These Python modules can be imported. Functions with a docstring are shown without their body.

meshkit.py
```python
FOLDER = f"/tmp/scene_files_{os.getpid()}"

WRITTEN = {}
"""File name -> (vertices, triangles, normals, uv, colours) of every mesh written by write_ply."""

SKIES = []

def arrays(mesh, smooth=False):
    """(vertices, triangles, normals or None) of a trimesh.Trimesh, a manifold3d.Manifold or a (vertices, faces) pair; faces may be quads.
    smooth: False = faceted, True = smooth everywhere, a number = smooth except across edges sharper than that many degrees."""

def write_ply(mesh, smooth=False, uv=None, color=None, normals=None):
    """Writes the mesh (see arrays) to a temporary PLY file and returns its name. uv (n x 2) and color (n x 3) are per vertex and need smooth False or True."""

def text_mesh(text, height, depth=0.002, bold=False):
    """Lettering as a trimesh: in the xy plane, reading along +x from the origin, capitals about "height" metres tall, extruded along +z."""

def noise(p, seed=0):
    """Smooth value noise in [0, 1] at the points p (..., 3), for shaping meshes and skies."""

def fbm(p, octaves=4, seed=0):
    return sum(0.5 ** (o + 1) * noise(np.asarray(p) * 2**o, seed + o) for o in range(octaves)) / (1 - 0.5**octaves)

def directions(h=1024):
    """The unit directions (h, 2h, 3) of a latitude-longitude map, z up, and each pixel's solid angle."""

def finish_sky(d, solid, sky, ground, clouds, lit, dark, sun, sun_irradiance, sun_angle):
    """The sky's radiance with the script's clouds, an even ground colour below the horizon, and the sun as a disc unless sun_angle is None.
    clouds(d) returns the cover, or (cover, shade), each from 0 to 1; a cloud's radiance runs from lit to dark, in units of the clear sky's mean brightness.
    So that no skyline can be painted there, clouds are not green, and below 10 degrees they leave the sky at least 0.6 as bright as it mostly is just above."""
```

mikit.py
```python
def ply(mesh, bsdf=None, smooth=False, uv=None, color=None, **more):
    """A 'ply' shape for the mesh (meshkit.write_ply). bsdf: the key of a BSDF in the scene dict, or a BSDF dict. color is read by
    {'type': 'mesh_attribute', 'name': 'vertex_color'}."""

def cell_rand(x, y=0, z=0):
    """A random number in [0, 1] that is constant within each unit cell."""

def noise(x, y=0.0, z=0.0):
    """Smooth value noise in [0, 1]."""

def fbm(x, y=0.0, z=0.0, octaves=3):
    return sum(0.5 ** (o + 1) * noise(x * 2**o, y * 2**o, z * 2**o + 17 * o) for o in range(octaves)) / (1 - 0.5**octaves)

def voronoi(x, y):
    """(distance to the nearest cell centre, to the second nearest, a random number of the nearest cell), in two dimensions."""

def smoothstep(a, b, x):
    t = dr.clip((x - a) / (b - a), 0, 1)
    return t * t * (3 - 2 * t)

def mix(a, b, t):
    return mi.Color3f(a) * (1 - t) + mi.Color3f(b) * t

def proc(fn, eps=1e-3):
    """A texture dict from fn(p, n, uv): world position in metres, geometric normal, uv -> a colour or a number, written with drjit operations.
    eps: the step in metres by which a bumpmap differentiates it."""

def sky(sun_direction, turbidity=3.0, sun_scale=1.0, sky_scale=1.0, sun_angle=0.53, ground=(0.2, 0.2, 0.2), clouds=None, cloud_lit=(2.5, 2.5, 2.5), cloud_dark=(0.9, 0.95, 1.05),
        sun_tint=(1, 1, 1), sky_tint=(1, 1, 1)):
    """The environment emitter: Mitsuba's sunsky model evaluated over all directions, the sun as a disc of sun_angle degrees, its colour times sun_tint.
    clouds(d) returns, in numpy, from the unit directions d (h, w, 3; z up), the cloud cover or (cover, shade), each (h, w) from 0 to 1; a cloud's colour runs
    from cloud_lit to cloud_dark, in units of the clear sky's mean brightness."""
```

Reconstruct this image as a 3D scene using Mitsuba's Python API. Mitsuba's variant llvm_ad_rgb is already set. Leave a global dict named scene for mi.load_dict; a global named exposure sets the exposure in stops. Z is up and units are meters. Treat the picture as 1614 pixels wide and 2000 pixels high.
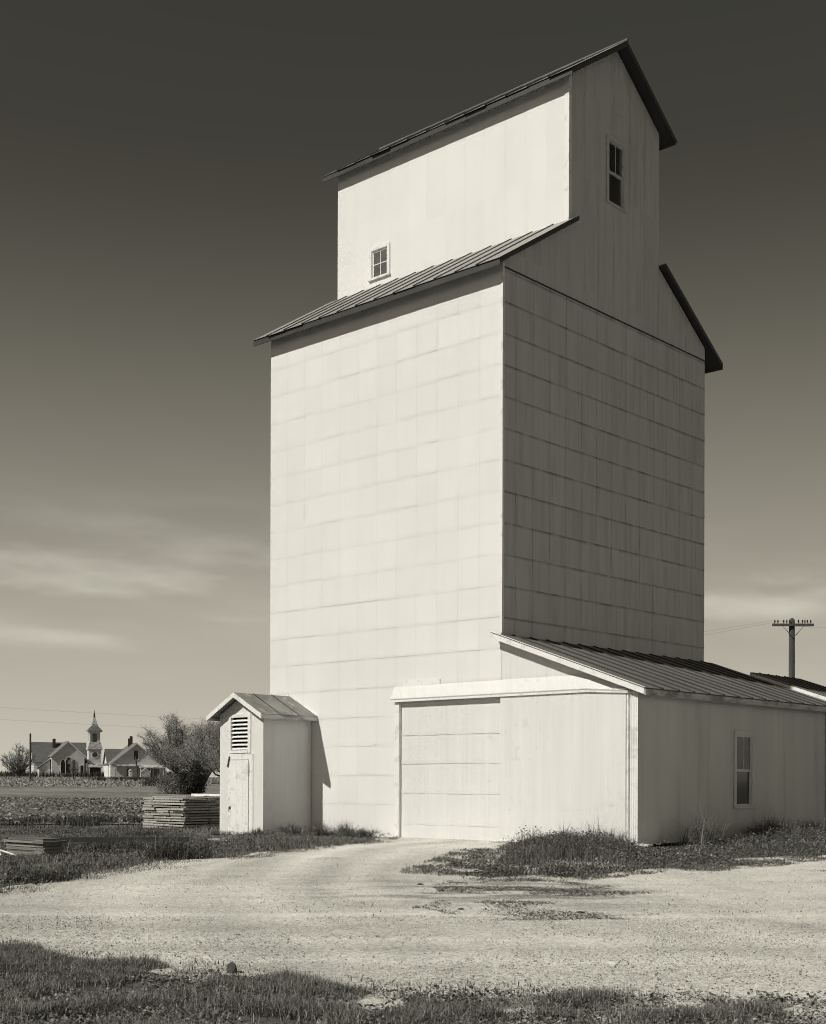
import math
import numpy as np, trimesh, shapely
import shapely.geometry as sg
import mitsuba as mi, mikit, meshkit
import drjit as dr
from mikit import noise, fbm, cell_rand, smoothstep, proc, ply

T = mi.ScalarTransform4f
scene, labels = {"type": "scene"}, {}
# ------------------------------------------------------------------ camera, sky, exposure
CAM = np.array([21.3368, -26.9635, 1.55])
FW = np.array([-0.671585, 0.740927, 0.0]); RT = np.array([0.740927, 0.671585, 0.0])
ROLL = math.radians(0.1728)
UP = np.array([0, 0, 1.0]) * math.cos(ROLL) - RT * math.sin(ROLL)
scene["camera"] = {"type": "perspective", "fov_axis": "x", "fov": 2 * math.degrees(math.atan(807 / 2570.1)),
                   "principal_point_offset_x": 0.0, "principal_point_offset_y": -(1527.36 - 1000) / 2000,
                   "near_clip": 0.1, "far_clip": 9000.0,
                   "to_world": T().look_at(origin=CAM.tolist(), target=(CAM + FW * 10).tolist(), up=UP.tolist())}
SUN = np.array([-0.25, -1.0, 0.90])
WARM = (1.0, 0.985, 0.885)


def veil(d):
    """Thin high haze that thickens towards the horizon, with faint streaks of cirrus."""
    e = np.degrees(np.arcsin(np.clip(d[..., 2], 0, 1)))
    base = 0.97 * np.clip(1 - e / 26.5, 0, 1) ** 1.85
    q = np.stack([d[..., 0] * 4.2, d[..., 1] * 4.2, d[..., 2] * 22 + d[..., 0] * 2.2], -1)
    streak = meshkit.fbm(q, 4, 3)
    band = np.exp(-((e - 8.0) / 2.8) ** 2)
    return np.clip(base + 0.55 * band * np.clip(streak - 0.48, 0, 1) + 1.5 * band * np.clip(meshkit.fbm(np.stack([d[..., 0] * 9, d[..., 1] * 9, d[..., 2] * 42 + d[..., 1] * 3], -1), 5, 12) - 0.54, 0, 1) , 0, 1)


scene["sky"] = mikit.sky(SUN, turbidity=3, sun_tint=(1.0, 1.20, 1.49), sky_tint=(0.55, 0.288, 0.127), clouds=veil,
                         cloud_lit=(10.4, 9.95, 8.45), ground=(0.22, 0.22, 0.22))
exposure = 1.3

# ------------------------------------------------------------------ helpers
# ground frame of the camera: its foot point, view direction and right-hand direction
CAM_FOOT, VIEW_AHEAD, VIEW_RIGHT = np.array([21.34, -26.96]), np.array([-0.6716, 0.7409]), np.array([0.7409, 0.6716])
rng = np.random.default_rng(7)
EARTH = np.array([1.0, .985, .93])                        # the faint warmth of leaves, straw and stones
used = {}


def key(name):
    n = used.get(name, -1) + 1
    used[name] = n
    return name if n == 0 else f"{name}_{n:03d}"


def put(name, mesh, bsdf, smooth=False, **kw):
    k = name if name in labels and name not in scene else key(name)
    scene[k] = ply(mesh, bsdf, smooth, **kw)
    return k


def tag(k, label=None, cat=None, group=None, kind=None):
    d = labels.setdefault(k, {})
    for a, b in (("label", label), ("category", cat), ("group", group), ("kind", kind)):
        if b: d[a] = b
    return k


def thing(name, label, cat, group=None):
    return tag(key(name), label, cat, group)


class MB:
    """Collects boxes, prisms and tubes in a local frame (u, v, z) and builds one mesh."""
    def __init__(s, O=(0, 0, 0), U=(1, 0, 0), V=(0, 1, 0), W=(0, 0, 1)):
        s.O, s.M = np.array(O, float), np.array([U, V, W], float)
        s.v, s.f, s.n = [], [], 0
    def add(s, v, f):
        v = np.asarray(v, float); f = np.asarray(f, int)
        if f.shape[1] == 4: f = np.vstack([f[:, [0, 1, 2]], f[:, [0, 2, 3]]])
        s.v.append(v); s.f.append(f + s.n); s.n += len(v); return s
    def hexa(s, p):
        return s.add(p, [[0, 3, 2, 1], [4, 5, 6, 7], [0, 1, 5, 4], [1, 2, 6, 5], [2, 3, 7, 6], [3, 0, 4, 7]])
    def box(s, a0, a1, b0, b1, c0, c1):
        return s.hexa([[a0, b0, c0], [a1, b0, c0], [a1, b1, c0], [a0, b1, c0], [a0, b0, c1], [a1, b0, c1], [a1, b1, c1], [a0, b1, c1]])
    def slab(s, q, t):
        """four top corners and a thickness downwards"""
        q = np.asarray(q, float); lo = q - [0, 0, t]
        return s.hexa(np.vstack([lo, q]))
    def prism(s, poly, axis, a, b):
        """polygon (list of the other two coordinates, in order) extruded along axis from a to b"""
        if not isinstance(poly, sg.Polygon): poly = sg.Polygon(poly)
        m = trimesh.creation.extrude_polygon(poly, b - a, engine="earcut")
        w = np.array(m.vertices); out = np.empty_like(w)
        o = [k for k in range(3) if k != axis]
        out[:, o[0]], out[:, o[1]], out[:, axis] = w[:, 0], w[:, 1], w[:, 2] + a
        return s.add(out, np.array(m.faces))
    def tube(s, pts, r, sides=6, caps=True):
        p = np.asarray(pts, float); r = np.broadcast_to(r, (len(p),)).astype(float)
        t = np.gradient(p, axis=0); t /= np.linalg.norm(t, axis=1, keepdims=True) + 1e-12
        a = np.cross(t, np.where(np.abs(t[:, 2:]) < .9, [0, 0, 1.], [1., 0, 0])); a /= np.linalg.norm(a, axis=1, keepdims=True) + 1e-12
        b = np.cross(t, a); g = np.arange(sides) * 2 * np.pi / sides
        v = (p[:, None] + r[:, None, None] * (np.cos(g)[None, :, None] * a[:, None] + np.sin(g)[None, :, None] * b[:, None])).reshape(-1, 3)
        i, j = np.meshgrid(np.arange(len(p) - 1), np.arange(sides), indexing="ij")
        q = np.stack([i * sides + j, i * sides + (j + 1) % sides, (i + 1) * sides + (j + 1) % sides, (i + 1) * sides + j], -1).reshape(-1, 4)
        s.add(v, q)
        if caps:
            n = len(v)
            s.add(np.vstack([v[:sides], p[:1]]), [[(k + 1) % sides, k, sides] for k in range(sides)])
            s.add(np.vstack([v[n - sides:], p[-1:]]), [[k, (k + 1) % sides, sides] for k in range(sides)])
        return s
    def mesh(s):
        v = np.vstack(s.v); f = np.vstack(s.f)
        return (s.O + v @ s.M, f)
    def to(s, name, bsdf, smooth=False):
        return put(name, s.mesh(), bsdf, smooth)


# ------------------------------------------------------------------ materials
def rgb(v): return {"type": "rgb", "value": [float(v)] * 3}


def two(b): return {"type": "twosided", "bsdf": b}


def pbr(col, rough=0.6, spec=0.3, **k):
    return two({"type": "principled", "base_color": rgb(col) if isinstance(col, (int, float)) else col, "roughness": rough, "specular": spec, **k})


def grey(fn): return proc(lambda p, n, uv: mi.Color3f(fn(p, n)))
def earthy(fn): return proc(lambda p, n, uv: mi.Color3f(1.0, .985, .93) * fn(p, n))


def siding_tone(dirty, base, joint):
    def f(p, n):
        side = dr.abs(n.x) > dr.abs(n.y)
        u = dr.select(side, p.y, p.x)
        rows = dr.select(p.z < 15.02, mi.Float(1), mi.Float(0))            # lapped rows end at the belt; above it the sheets are tall
        kz = dr.select(p.z < 15.02, dr.floor((p.z - 0.0968) / 0.8257), 40 + dr.floor(p.z / 3.1))
        fz = (p.z - 0.0968) / 0.8257 - dr.floor((p.z - 0.0968) / 0.8257)
        cu = dr.floor(u / 0.7525 + dr.select(side, mi.Float(.256), mi.Float(0.0)))
        fu = u / 0.7525 + dr.select(side, mi.Float(.256), mi.Float(0.0)) - cu
        sheet = cell_rand(cu, kz, dr.select(side, mi.Float(3), mi.Float(9)))
        drip = fbm(u * 5, kz * 7.3 + p.z * 0.35, 2.0, 3)
        fine = noise(u * 26, p.z * 0.8, 5.0)
        blotch = fbm(u * 0.5, p.z * 0.4, 11.0, 3)
        lap = smoothstep(.12, .0, 1 - fz) * rows * (0.3 + 0.9 * noise(u * 3, kz * 3.1, 1.0))       # grime that gathers just under the lap
        seam = smoothstep(.035, .0, dr.minimum(fu, 1 - fu)) * (.45 + .55 * rows) * (.2 + .9 * noise(u * 2, p.z * 2.3, 7.0))
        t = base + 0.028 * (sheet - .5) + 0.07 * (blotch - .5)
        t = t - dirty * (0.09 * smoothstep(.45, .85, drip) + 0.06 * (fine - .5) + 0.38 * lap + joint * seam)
        return dr.clip(t, .1, .84)
    return grey(f)


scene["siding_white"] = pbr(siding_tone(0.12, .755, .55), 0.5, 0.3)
scene["siding_stained_shaded"] = pbr(siding_tone(0.8, .565, .24), 0.5, 0.3)  # streaked siding; base colour also lowered to deepen the shade on the end wall
scene["siding_plain"] = pbr(grey(lambda p, n: 0.70 + 0.07 * (fbm(p.x * 4 + p.y * 4, p.z * .4, 3., 3) - .5) + 0.04 * (noise((p.x + p.y) * 24, p.z * .7) - .5)
                                 - 0.06 * smoothstep(.80, .97, noise((p.x + p.y) * 9, p.z * 7, 4.)) * smoothstep(.5, .8, noise((p.x + p.y) * .8, p.z * .8, 2.))), 0.5, 0.3)
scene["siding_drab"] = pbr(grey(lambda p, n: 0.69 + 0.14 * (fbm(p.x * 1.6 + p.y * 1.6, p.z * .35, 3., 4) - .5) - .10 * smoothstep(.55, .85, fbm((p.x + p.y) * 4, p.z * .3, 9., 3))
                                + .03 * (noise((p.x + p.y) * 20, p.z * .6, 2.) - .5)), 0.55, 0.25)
scene["white_trim"] = pbr(grey(lambda p, n: 0.78 - 0.14 * smoothstep(.55, .8, fbm(p.x * 5 + p.y * 5, p.z * 6, 1., 4))), 0.5, 0.3)
scene["worn_trim"] = pbr(grey(lambda p, n: 0.60 - 0.34 * smoothstep(.42, .72, fbm(p.x * 2.3, p.y * 2.3, p.z * 4, 4))), 0.6, 0.25)
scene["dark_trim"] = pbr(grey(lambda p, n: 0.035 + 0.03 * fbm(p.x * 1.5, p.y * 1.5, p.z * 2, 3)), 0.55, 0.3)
scene["roof_metal"] = pbr(earthy(lambda p, n: 0.26 + 0.10 * (fbm(p.x * 1.4, p.y * .7, p.z * .7, 3) - .5)), 0.5, 0.35)
scene["roof_dark"] = pbr(earthy(lambda p, n: 0.15 + 0.07 * (fbm(p.x * .5, p.y * 1.1, 5., 3) - .5)), 0.5, 0.35)
scene["roof_rib"] = pbr(grey(lambda p, n: 0.022 + 0.02 * noise(p.x * 2, p.y * 2, p.z * 2)), 0.6, 0.25)
scene["roof_felt"] = pbr(earthy(lambda p, n: 0.23 + 0.22 * (fbm(p.x * 1.6, p.y * 1.6, p.z * 3, 4) - .5) + .12 * smoothstep(.62, .75, fbm(p.x * 5, p.y * 5, 1., 3))), 0.8, 0.2)
scene["black_gap"] = pbr(0.02, 0.8, 0.1)
scene["iron"] = pbr(0.06, 0.5, 0.4)
scene["window_glass"] = {"type": "thindielectric", "int_ior": 1.3}
scene["dusty_glass"] = pbr(grey(lambda p, n: 0.10 + .08 * (fbm(p.x * 6, p.y * 6, p.z * 6, 3) - .4)), 0.25, 0.5)
scene["dark_glass"] = pbr(0.025, 0.08, 0.5)
scene["curtain_cloth"] = pbr(0.10, 0.9, 0.1)
scene["shade_cloth"] = pbr(0.05, 0.9, 0.1)
scene["old_board"] = pbr(earthy(lambda p, n: 0.36 + 0.30 * (cell_rand(dr.floor(p.x * .9 + 40), dr.floor(p.y * .9 + 40), dr.floor(p.z * 22)) - .5) + .22 * (fbm(p.x * 3, p.y * 3, p.z * 60, 3) - .5)), 0.85, 0.15)
scene["damp_board"] = pbr(earthy(lambda p, n: 0.20 + 0.22 * (cell_rand(dr.floor(p.x * .9 + 40), dr.floor(p.y * .9 + 40), dr.floor(p.z * 26)) - .5) + .14 * (fbm(p.x * 3, p.y * 3, p.z * 60, 3) - .5)), 0.85, 0.15)
scene["dark_wood"] = pbr(earthy(lambda p, n: 0.075 + 0.07 * (fbm(p.x * 4, p.y * 4, p.z * 1.2, 3) - .5)), 0.85, 0.15)
scene["pole_wood"] = pbr(earthy(lambda p, n: 0.09 + 0.08 * (fbm(p.x * 18, p.y * 18, p.z * .5, 3) - .5)), 0.85, 0.15)
scene["far_white"] = pbr(grey(lambda p, n: 0.66 - .06 * smoothstep(.75, .95, noise(1., 1., p.z * 5)) - .10 * fbm(p.x * .5, p.y * .5, p.z * .7, 3)), 0.7, 0.2)
scene["far_roof"] = pbr(grey(lambda p, n: 0.135 + .07 * (fbm(p.x * .8, p.y * .8, p.z * 2, 3) - .5)), 0.85, 0.2)
scene["far_shingle"] = pbr(grey(lambda p, n: 0.44 - .24 * smoothstep(.5, .66, fbm(p.x * 2.4, p.y * 2.4, p.z * 3.1, 3))), 0.85, 0.2)
scene["chimney_brick"] = pbr(0.055, 0.9, 0.1)
scene["bark"] = pbr(0.10, 0.9, 0.1)
scene["twig"] = pbr(0.29, 0.9, 0.1)
scene["leaf"] = two({"type": "diffuse", "reflectance": {"type": "mesh_attribute", "name": "vertex_color"}})
scene["pebble"] = two({"type": "diffuse", "reflectance": {"type": "mesh_attribute", "name": "vertex_color"}})


def ground_tone(p, n):
    a = fbm(p.x * 1.3, p.y * 1.3, 0., 4); b = fbm(p.x * 11, p.y * 11, 3., 3)
    return 0.085 + 0.07 * (a - .5) + .06 * (b - .5)


def gravel_tone(p, n):
    s, t = p.x * .741 + p.y * .672, -p.x * .672 + p.y * .741
    rr, an = dr.sqrt(dr.square(p.x - 24.6) + dr.square(p.y - 6.4)), dr.atan2(p.y - 6.4, p.x - 24.6)      # the ruts curve round to the door
    track = .65 * fbm(rr * 1.3, an * 4.0, 1., 4) + .35 * fbm(s * .2, t * 1.8, 4., 3)
    big = fbm(p.x * .33, p.y * .33, 7., 3)
    mid = fbm(p.x * 3.5, p.y * 3.5, 2., 3)
    fine = noise(p.x * 34, p.y * 34, 3.); grain = noise(p.x * 95, p.y * 95, 8.)
    v = 0.425 + .12 * (big - .5) + .27 * (track - .5) + .08 * (mid - .5) + .17 * (fine - .5) + .18 * (grain - .5)
    v = v - .16 * smoothstep(.76, .9, noise(p.x * 26, p.y * 26, 6.)) * smoothstep(.35, .6, big)
    wob = .5 * (noise(an * 7, 3., 1.) - .5); D = t + 34.3 + .6 * (noise(s * .12, 5., 2.) - .5)
    wheel = lambda x, w: dr.exp(-dr.square(x / w))
    on = noise(rr * .8, an * 9, 2.)
    ruts = wheel(rr - 25.9 + wob, .26) + wheel(rr - 27.35 + wob, .26) + .6 * wheel(rr - 28.9 - wob, .3) - .8 * wheel(rr - 26.6 + wob, .22) - .6 * wheel(rr - 28.1 + wob, .25)
    lane = .8 * (wheel(D - 11.4, .22) + wheel(D - 12.9, .22) + wheel(D - 15.4, .25) - .8 * wheel(D - 12.2, .2) - .7 * wheel(D - 14.1, .3) - .6 * wheel(D - 16.4, .3)) * smoothstep(3., 8., p.x)
    v = v + .075 * (ruts * smoothstep(14., 6., p.x) * (.4 + on) + lane * (.3 + 1.1 * noise(s * .3, D * 1.2, 3.)))
    # sparse trodden weeds and dirt east of the ramp
    c = dr.exp(-(dr.square((p.x - 9.9) / 2.3) + dr.square((p.y + 12.6) / 2.2)))
    v = v - .22 * c * smoothstep(.44, .62, fbm(s * 1.1, t * 3.4, 12., 4))
    return dr.clip(v, .06, .8)


scene["soil"] = pbr(earthy(ground_tone), 0.95, 0.1)
scene["gravel_surface"] = {"type": "bumpmap", "scale": 1.0, "arbitrary": proc(lambda p, n, uv: 0.012 * fbm(p.x * 9, p.y * 9, 0., 3) + 0.007 * noise(p.x * 45, p.y * 45, 2.), eps=6e-3),
                           "bsdf": pbr(earthy(gravel_tone), 0.95, 0.1)}
scene["field_soil"] = pbr(earthy(lambda p, n: dr.clip(0.10 + .10 * (fbm(p.x * .35, p.y * .35, 1., 3) - .5) + .10 * (noise(p.x * 3., p.y * 3., 1.) - .5), .03, .5)), 0.95, 0.1)
scene["stubble_soil"] = pbr(earthy(lambda p, n: dr.clip(0.135 + .12 * (fbm(p.x * .12, p.y * .12, 4., 4) - .5) + .08 * (noise(p.x * 1.6, p.y * 1.6, 3.) - .5), .03, .5)), 0.95, 0.1)
scene["grassy_soil"] = pbr(earthy(lambda p, n: dr.clip(0.10 + .07 * (fbm(p.x * .5, p.y * .5, 2., 4) - .5), .03, .5)), 0.95, 0.1)


# ------------------------------------------------------------------ terrain
def sstep(a, b, x):
    t = np.clip((x - a) / (b - a), 0, 1); return t * t * (3 - 2 * t)


def DL(x, y):
    dx, dy = np.asarray(x) - CAM_FOOT[0], np.asarray(y) - CAM_FOOT[1]
    return dx * VIEW_AHEAD[0] + dy * VIEW_AHEAD[1], dx * VIEW_RIGHT[0] + dy * VIEW_RIGHT[1]


def height(x, y):
    x, y = np.asarray(x, float), np.asarray(y, float)
    D, L = DL(x, y)
    r = np.minimum(np.maximum(D - 50, 0), 285)
    h = 0.0098 * np.where(r < 12, r * r / 24, r - 6)
    low = sstep(-6, -10, L) * sstep(16, 26, D)
    h = h - 0.15 * low
    h = h + 0.05 * (meshkit.fbm(np.stack([x * .35, y * .35, 0 * x], -1), 3, 5) - .5) * sstep(70, 40, D)
    # the ramp to the door and the dip beside the lean-to corner
    near = np.exp(-((x - 6.3) ** 2 + (y - 1.0) ** 2) / 6.0)
    return h - 0.07 * near


def axis(lo, hi, step, far):
    a = list(np.arange(lo, hi + step / 2, step)); s = step
    left, right = [a[0]], [a[-1]]
    while left[-1] > -far: s *= 1.18; left.append(left[-1] - min(s, 400))
    s = step
    while right[-1] < far: s *= 1.18; right.append(right[-1] + min(s, 400))
    return np.array(left[1:][::-1] + a + right[1:])


STEP = 0.3
gx, gy = axis(-30, 30, STEP, 4000), axis(-33, 24, STEP, 4000)
X, Y = np.meshgrid(gx, gy, indexing="ij")
V = np.stack([X, Y, height(X, Y)], -1).reshape(-1, 3)
nx, ny = len(gx), len(gy)
I, J = np.meshgrid(np.arange(nx - 1), np.arange(ny - 1), indexing="ij")
q = np.stack([I * ny + J, (I + 1) * ny + J, (I + 1) * ny + J + 1, I * ny + J + 1], -1).reshape(-1, 4)
put("ground", (V, np.vstack([q[:, [0, 1, 2]], q[:, [0, 2, 3]]])), "soil", True)
tag("ground", "dark earth and turf ground reaching to the horizon", kind="structure")


def ragged(pts, amp, freq, seed, step=0.12):
    """A closed outline resampled finely and shifted by noise, in metres."""
    ring = sg.LinearRing(pts); n = int(ring.length / step)
    p = np.array([ring.interpolate(k / n, normalized=True).coords[0] for k in range(n)])
    q = np.stack([p[:, 0] * freq, p[:, 1] * freq, 0 * p[:, 0]], -1)
    p = p + amp * 2 * np.stack([meshkit.fbm(q, 4, seed) - .5, meshkit.fbm(q, 4, seed + 50) - .5], -1)
    return sg.Polygon(p).buffer(0)


def sheet(poly, step, lift, u=(1, 0), o=(0, 0)):
    """The part of the terrain grid that lies inside the polygon, clipped to it, lifted a little above the ground."""
    x0, y0, x1, y1 = poly.bounds
    xs = np.arange(math.floor(x0 / step), math.ceil(x1 / step) + 1) * step
    ys = np.arange(math.floor(y0 / step), math.ceil(y1 / step) + 1) * step
    shapely.prepare(poly)
    cells = shapely.box(*[a.ravel() for a in np.meshgrid(xs[:-1], ys[:-1], indexing="ij")], *[a.ravel() for a in np.meshgrid(xs[1:], ys[1:], indexing="ij")])
    inside = shapely.contains(poly, cells); cut = shapely.intersects(poly, cells) & ~inside
    v, f, n = [], [], 0
    b = shapely.bounds(cells[inside])
    k = len(b)
    v.append(np.stack([b[:, [0, 1]], b[:, [2, 1]], b[:, [2, 3]], b[:, [0, 3]]], 1).reshape(-1, 2))
    i = np.arange(k)[:, None] * 4
    f += [i + [0, 1, 2], i + [0, 2, 3]]; n = 4 * k
    for g in shapely.intersection(poly, cells[cut]):
        for s in getattr(g, "geoms", [g]):
            if s.geom_type == "Polygon" and s.area > 1e-5:
                a, t = trimesh.creation.triangulate_polygon(s, engine="earcut")
                v.append(a[:, :2]); f.append(np.asarray(t) + n); n += len(a)
    v = np.vstack(v); f = np.vstack(f)
    w = v[f]; c = np.cross(w[:, 1] - w[:, 0], w[:, 2] - w[:, 0]); f[c < 0] = f[c < 0][:, ::-1]
    return np.column_stack([v, height(v[:, 0], v[:, 1]) + lift]), f


DRIVE = [(2.0, -28), (6, -24.4), (9.91, -20.58), (10.86, -20.41), (11.77, -20.38), (12.44, -20.18), (13.34, -20.27), (13.72, -20.02), (14.25, -19.88), (14.73, -19.93), (14.99, -19.42),
         (15.31, -19.22), (15.73, -19.15), (16.24, -18.57), (16.61, -17.89), (17.03, -18.07), (17.36, -17.77), (24, -10.5), (29, -5), (29, 5), (13, 5), (9.6, 1.0), (9.63, -4.08),
         (9.6, -6.3), (8.69, -7.04), (9.1, -8.64), (8.98, -10.43), (8.02, -10.77), (6.3, -9.8), (3.91, -6.27), (1.9, -2.28), (1.1, -0.5), (-3.45, -0.3), (-2.3, -1.5), (-1.3, -3.95),
         (-.5, -6.0), (0.12, -8.0), (0.96, -9.24), (1.21, -11.39), (2.86, -14.25), (4.74, -16.75), (5.2, -19), (-1, -25)]
drive_poly = ragged(DRIVE, .28, 1.1, 4)
WD = sg.Polygon([(6.55, -10.08), (3.91, -6.1), (1.9, -2.2), (1.2, -.62), (3.9, -.5), (4.3, -.32), (4.32, 9.9), (5.0, 10.5), (9.0, 1.0), (9.4, -4.08), (9.4, -6.3), (8.54, -6.9), (8.9, -8.64), (8.7, -10.2), (8.02, -10.6)])
WD = ragged(list(WD.exterior.coords)[:-1], .45, .9, 21).difference(sg.box(-9, -.6, 4.25, 12).union(sg.box(-9, -.42, 1.2, 1)))
drive_bed = drive_poly.buffer(.45).union(WD.buffer(.2).difference(sg.box(-9, -.3, 4.1, 12))).union(ragged([(14.6, -20.6), (14.3, -19.6), (17.4, -17.5), (20, -14), (21, -17), (18, -20.5), (16, -22)], .3, 1.4, 33))                         # the gravel runs on a little under the grass
put("gravel_drive", sheet(drive_bed, STEP, 0.008), "gravel_surface", True)
tag("gravel_drive", "pale gravel drive curving up to the elevator door", kind="structure")


def dl_poly(pts):
    return sg.Polygon([tuple(CAM_FOOT + VIEW_AHEAD * d + VIEW_RIGHT * l) for d, l in pts])


FIELD = dl_poly([(51, -26), (51, -3), (96, -8), (97, -40), (97, -70), (60, -60)])
put("ploughed_field", sheet(FIELD, 2.0, 0.03), "field_soil", True)
tag("ploughed_field", "dark ploughed field strewn with pale stalks", kind="structure")
STUB = dl_poly([(97, -70), (97, -5), (318, -20), (318, -160), (180, -120)])
put("stubble_field", sheet(STUB, 6.0, 0.04), "stubble_soil", True)
tag("stubble_field", "grey cut field of dry stubble before the church", kind="structure")


# ------------------------------------------------------------------ building helpers
PITCH = 0.0318


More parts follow.
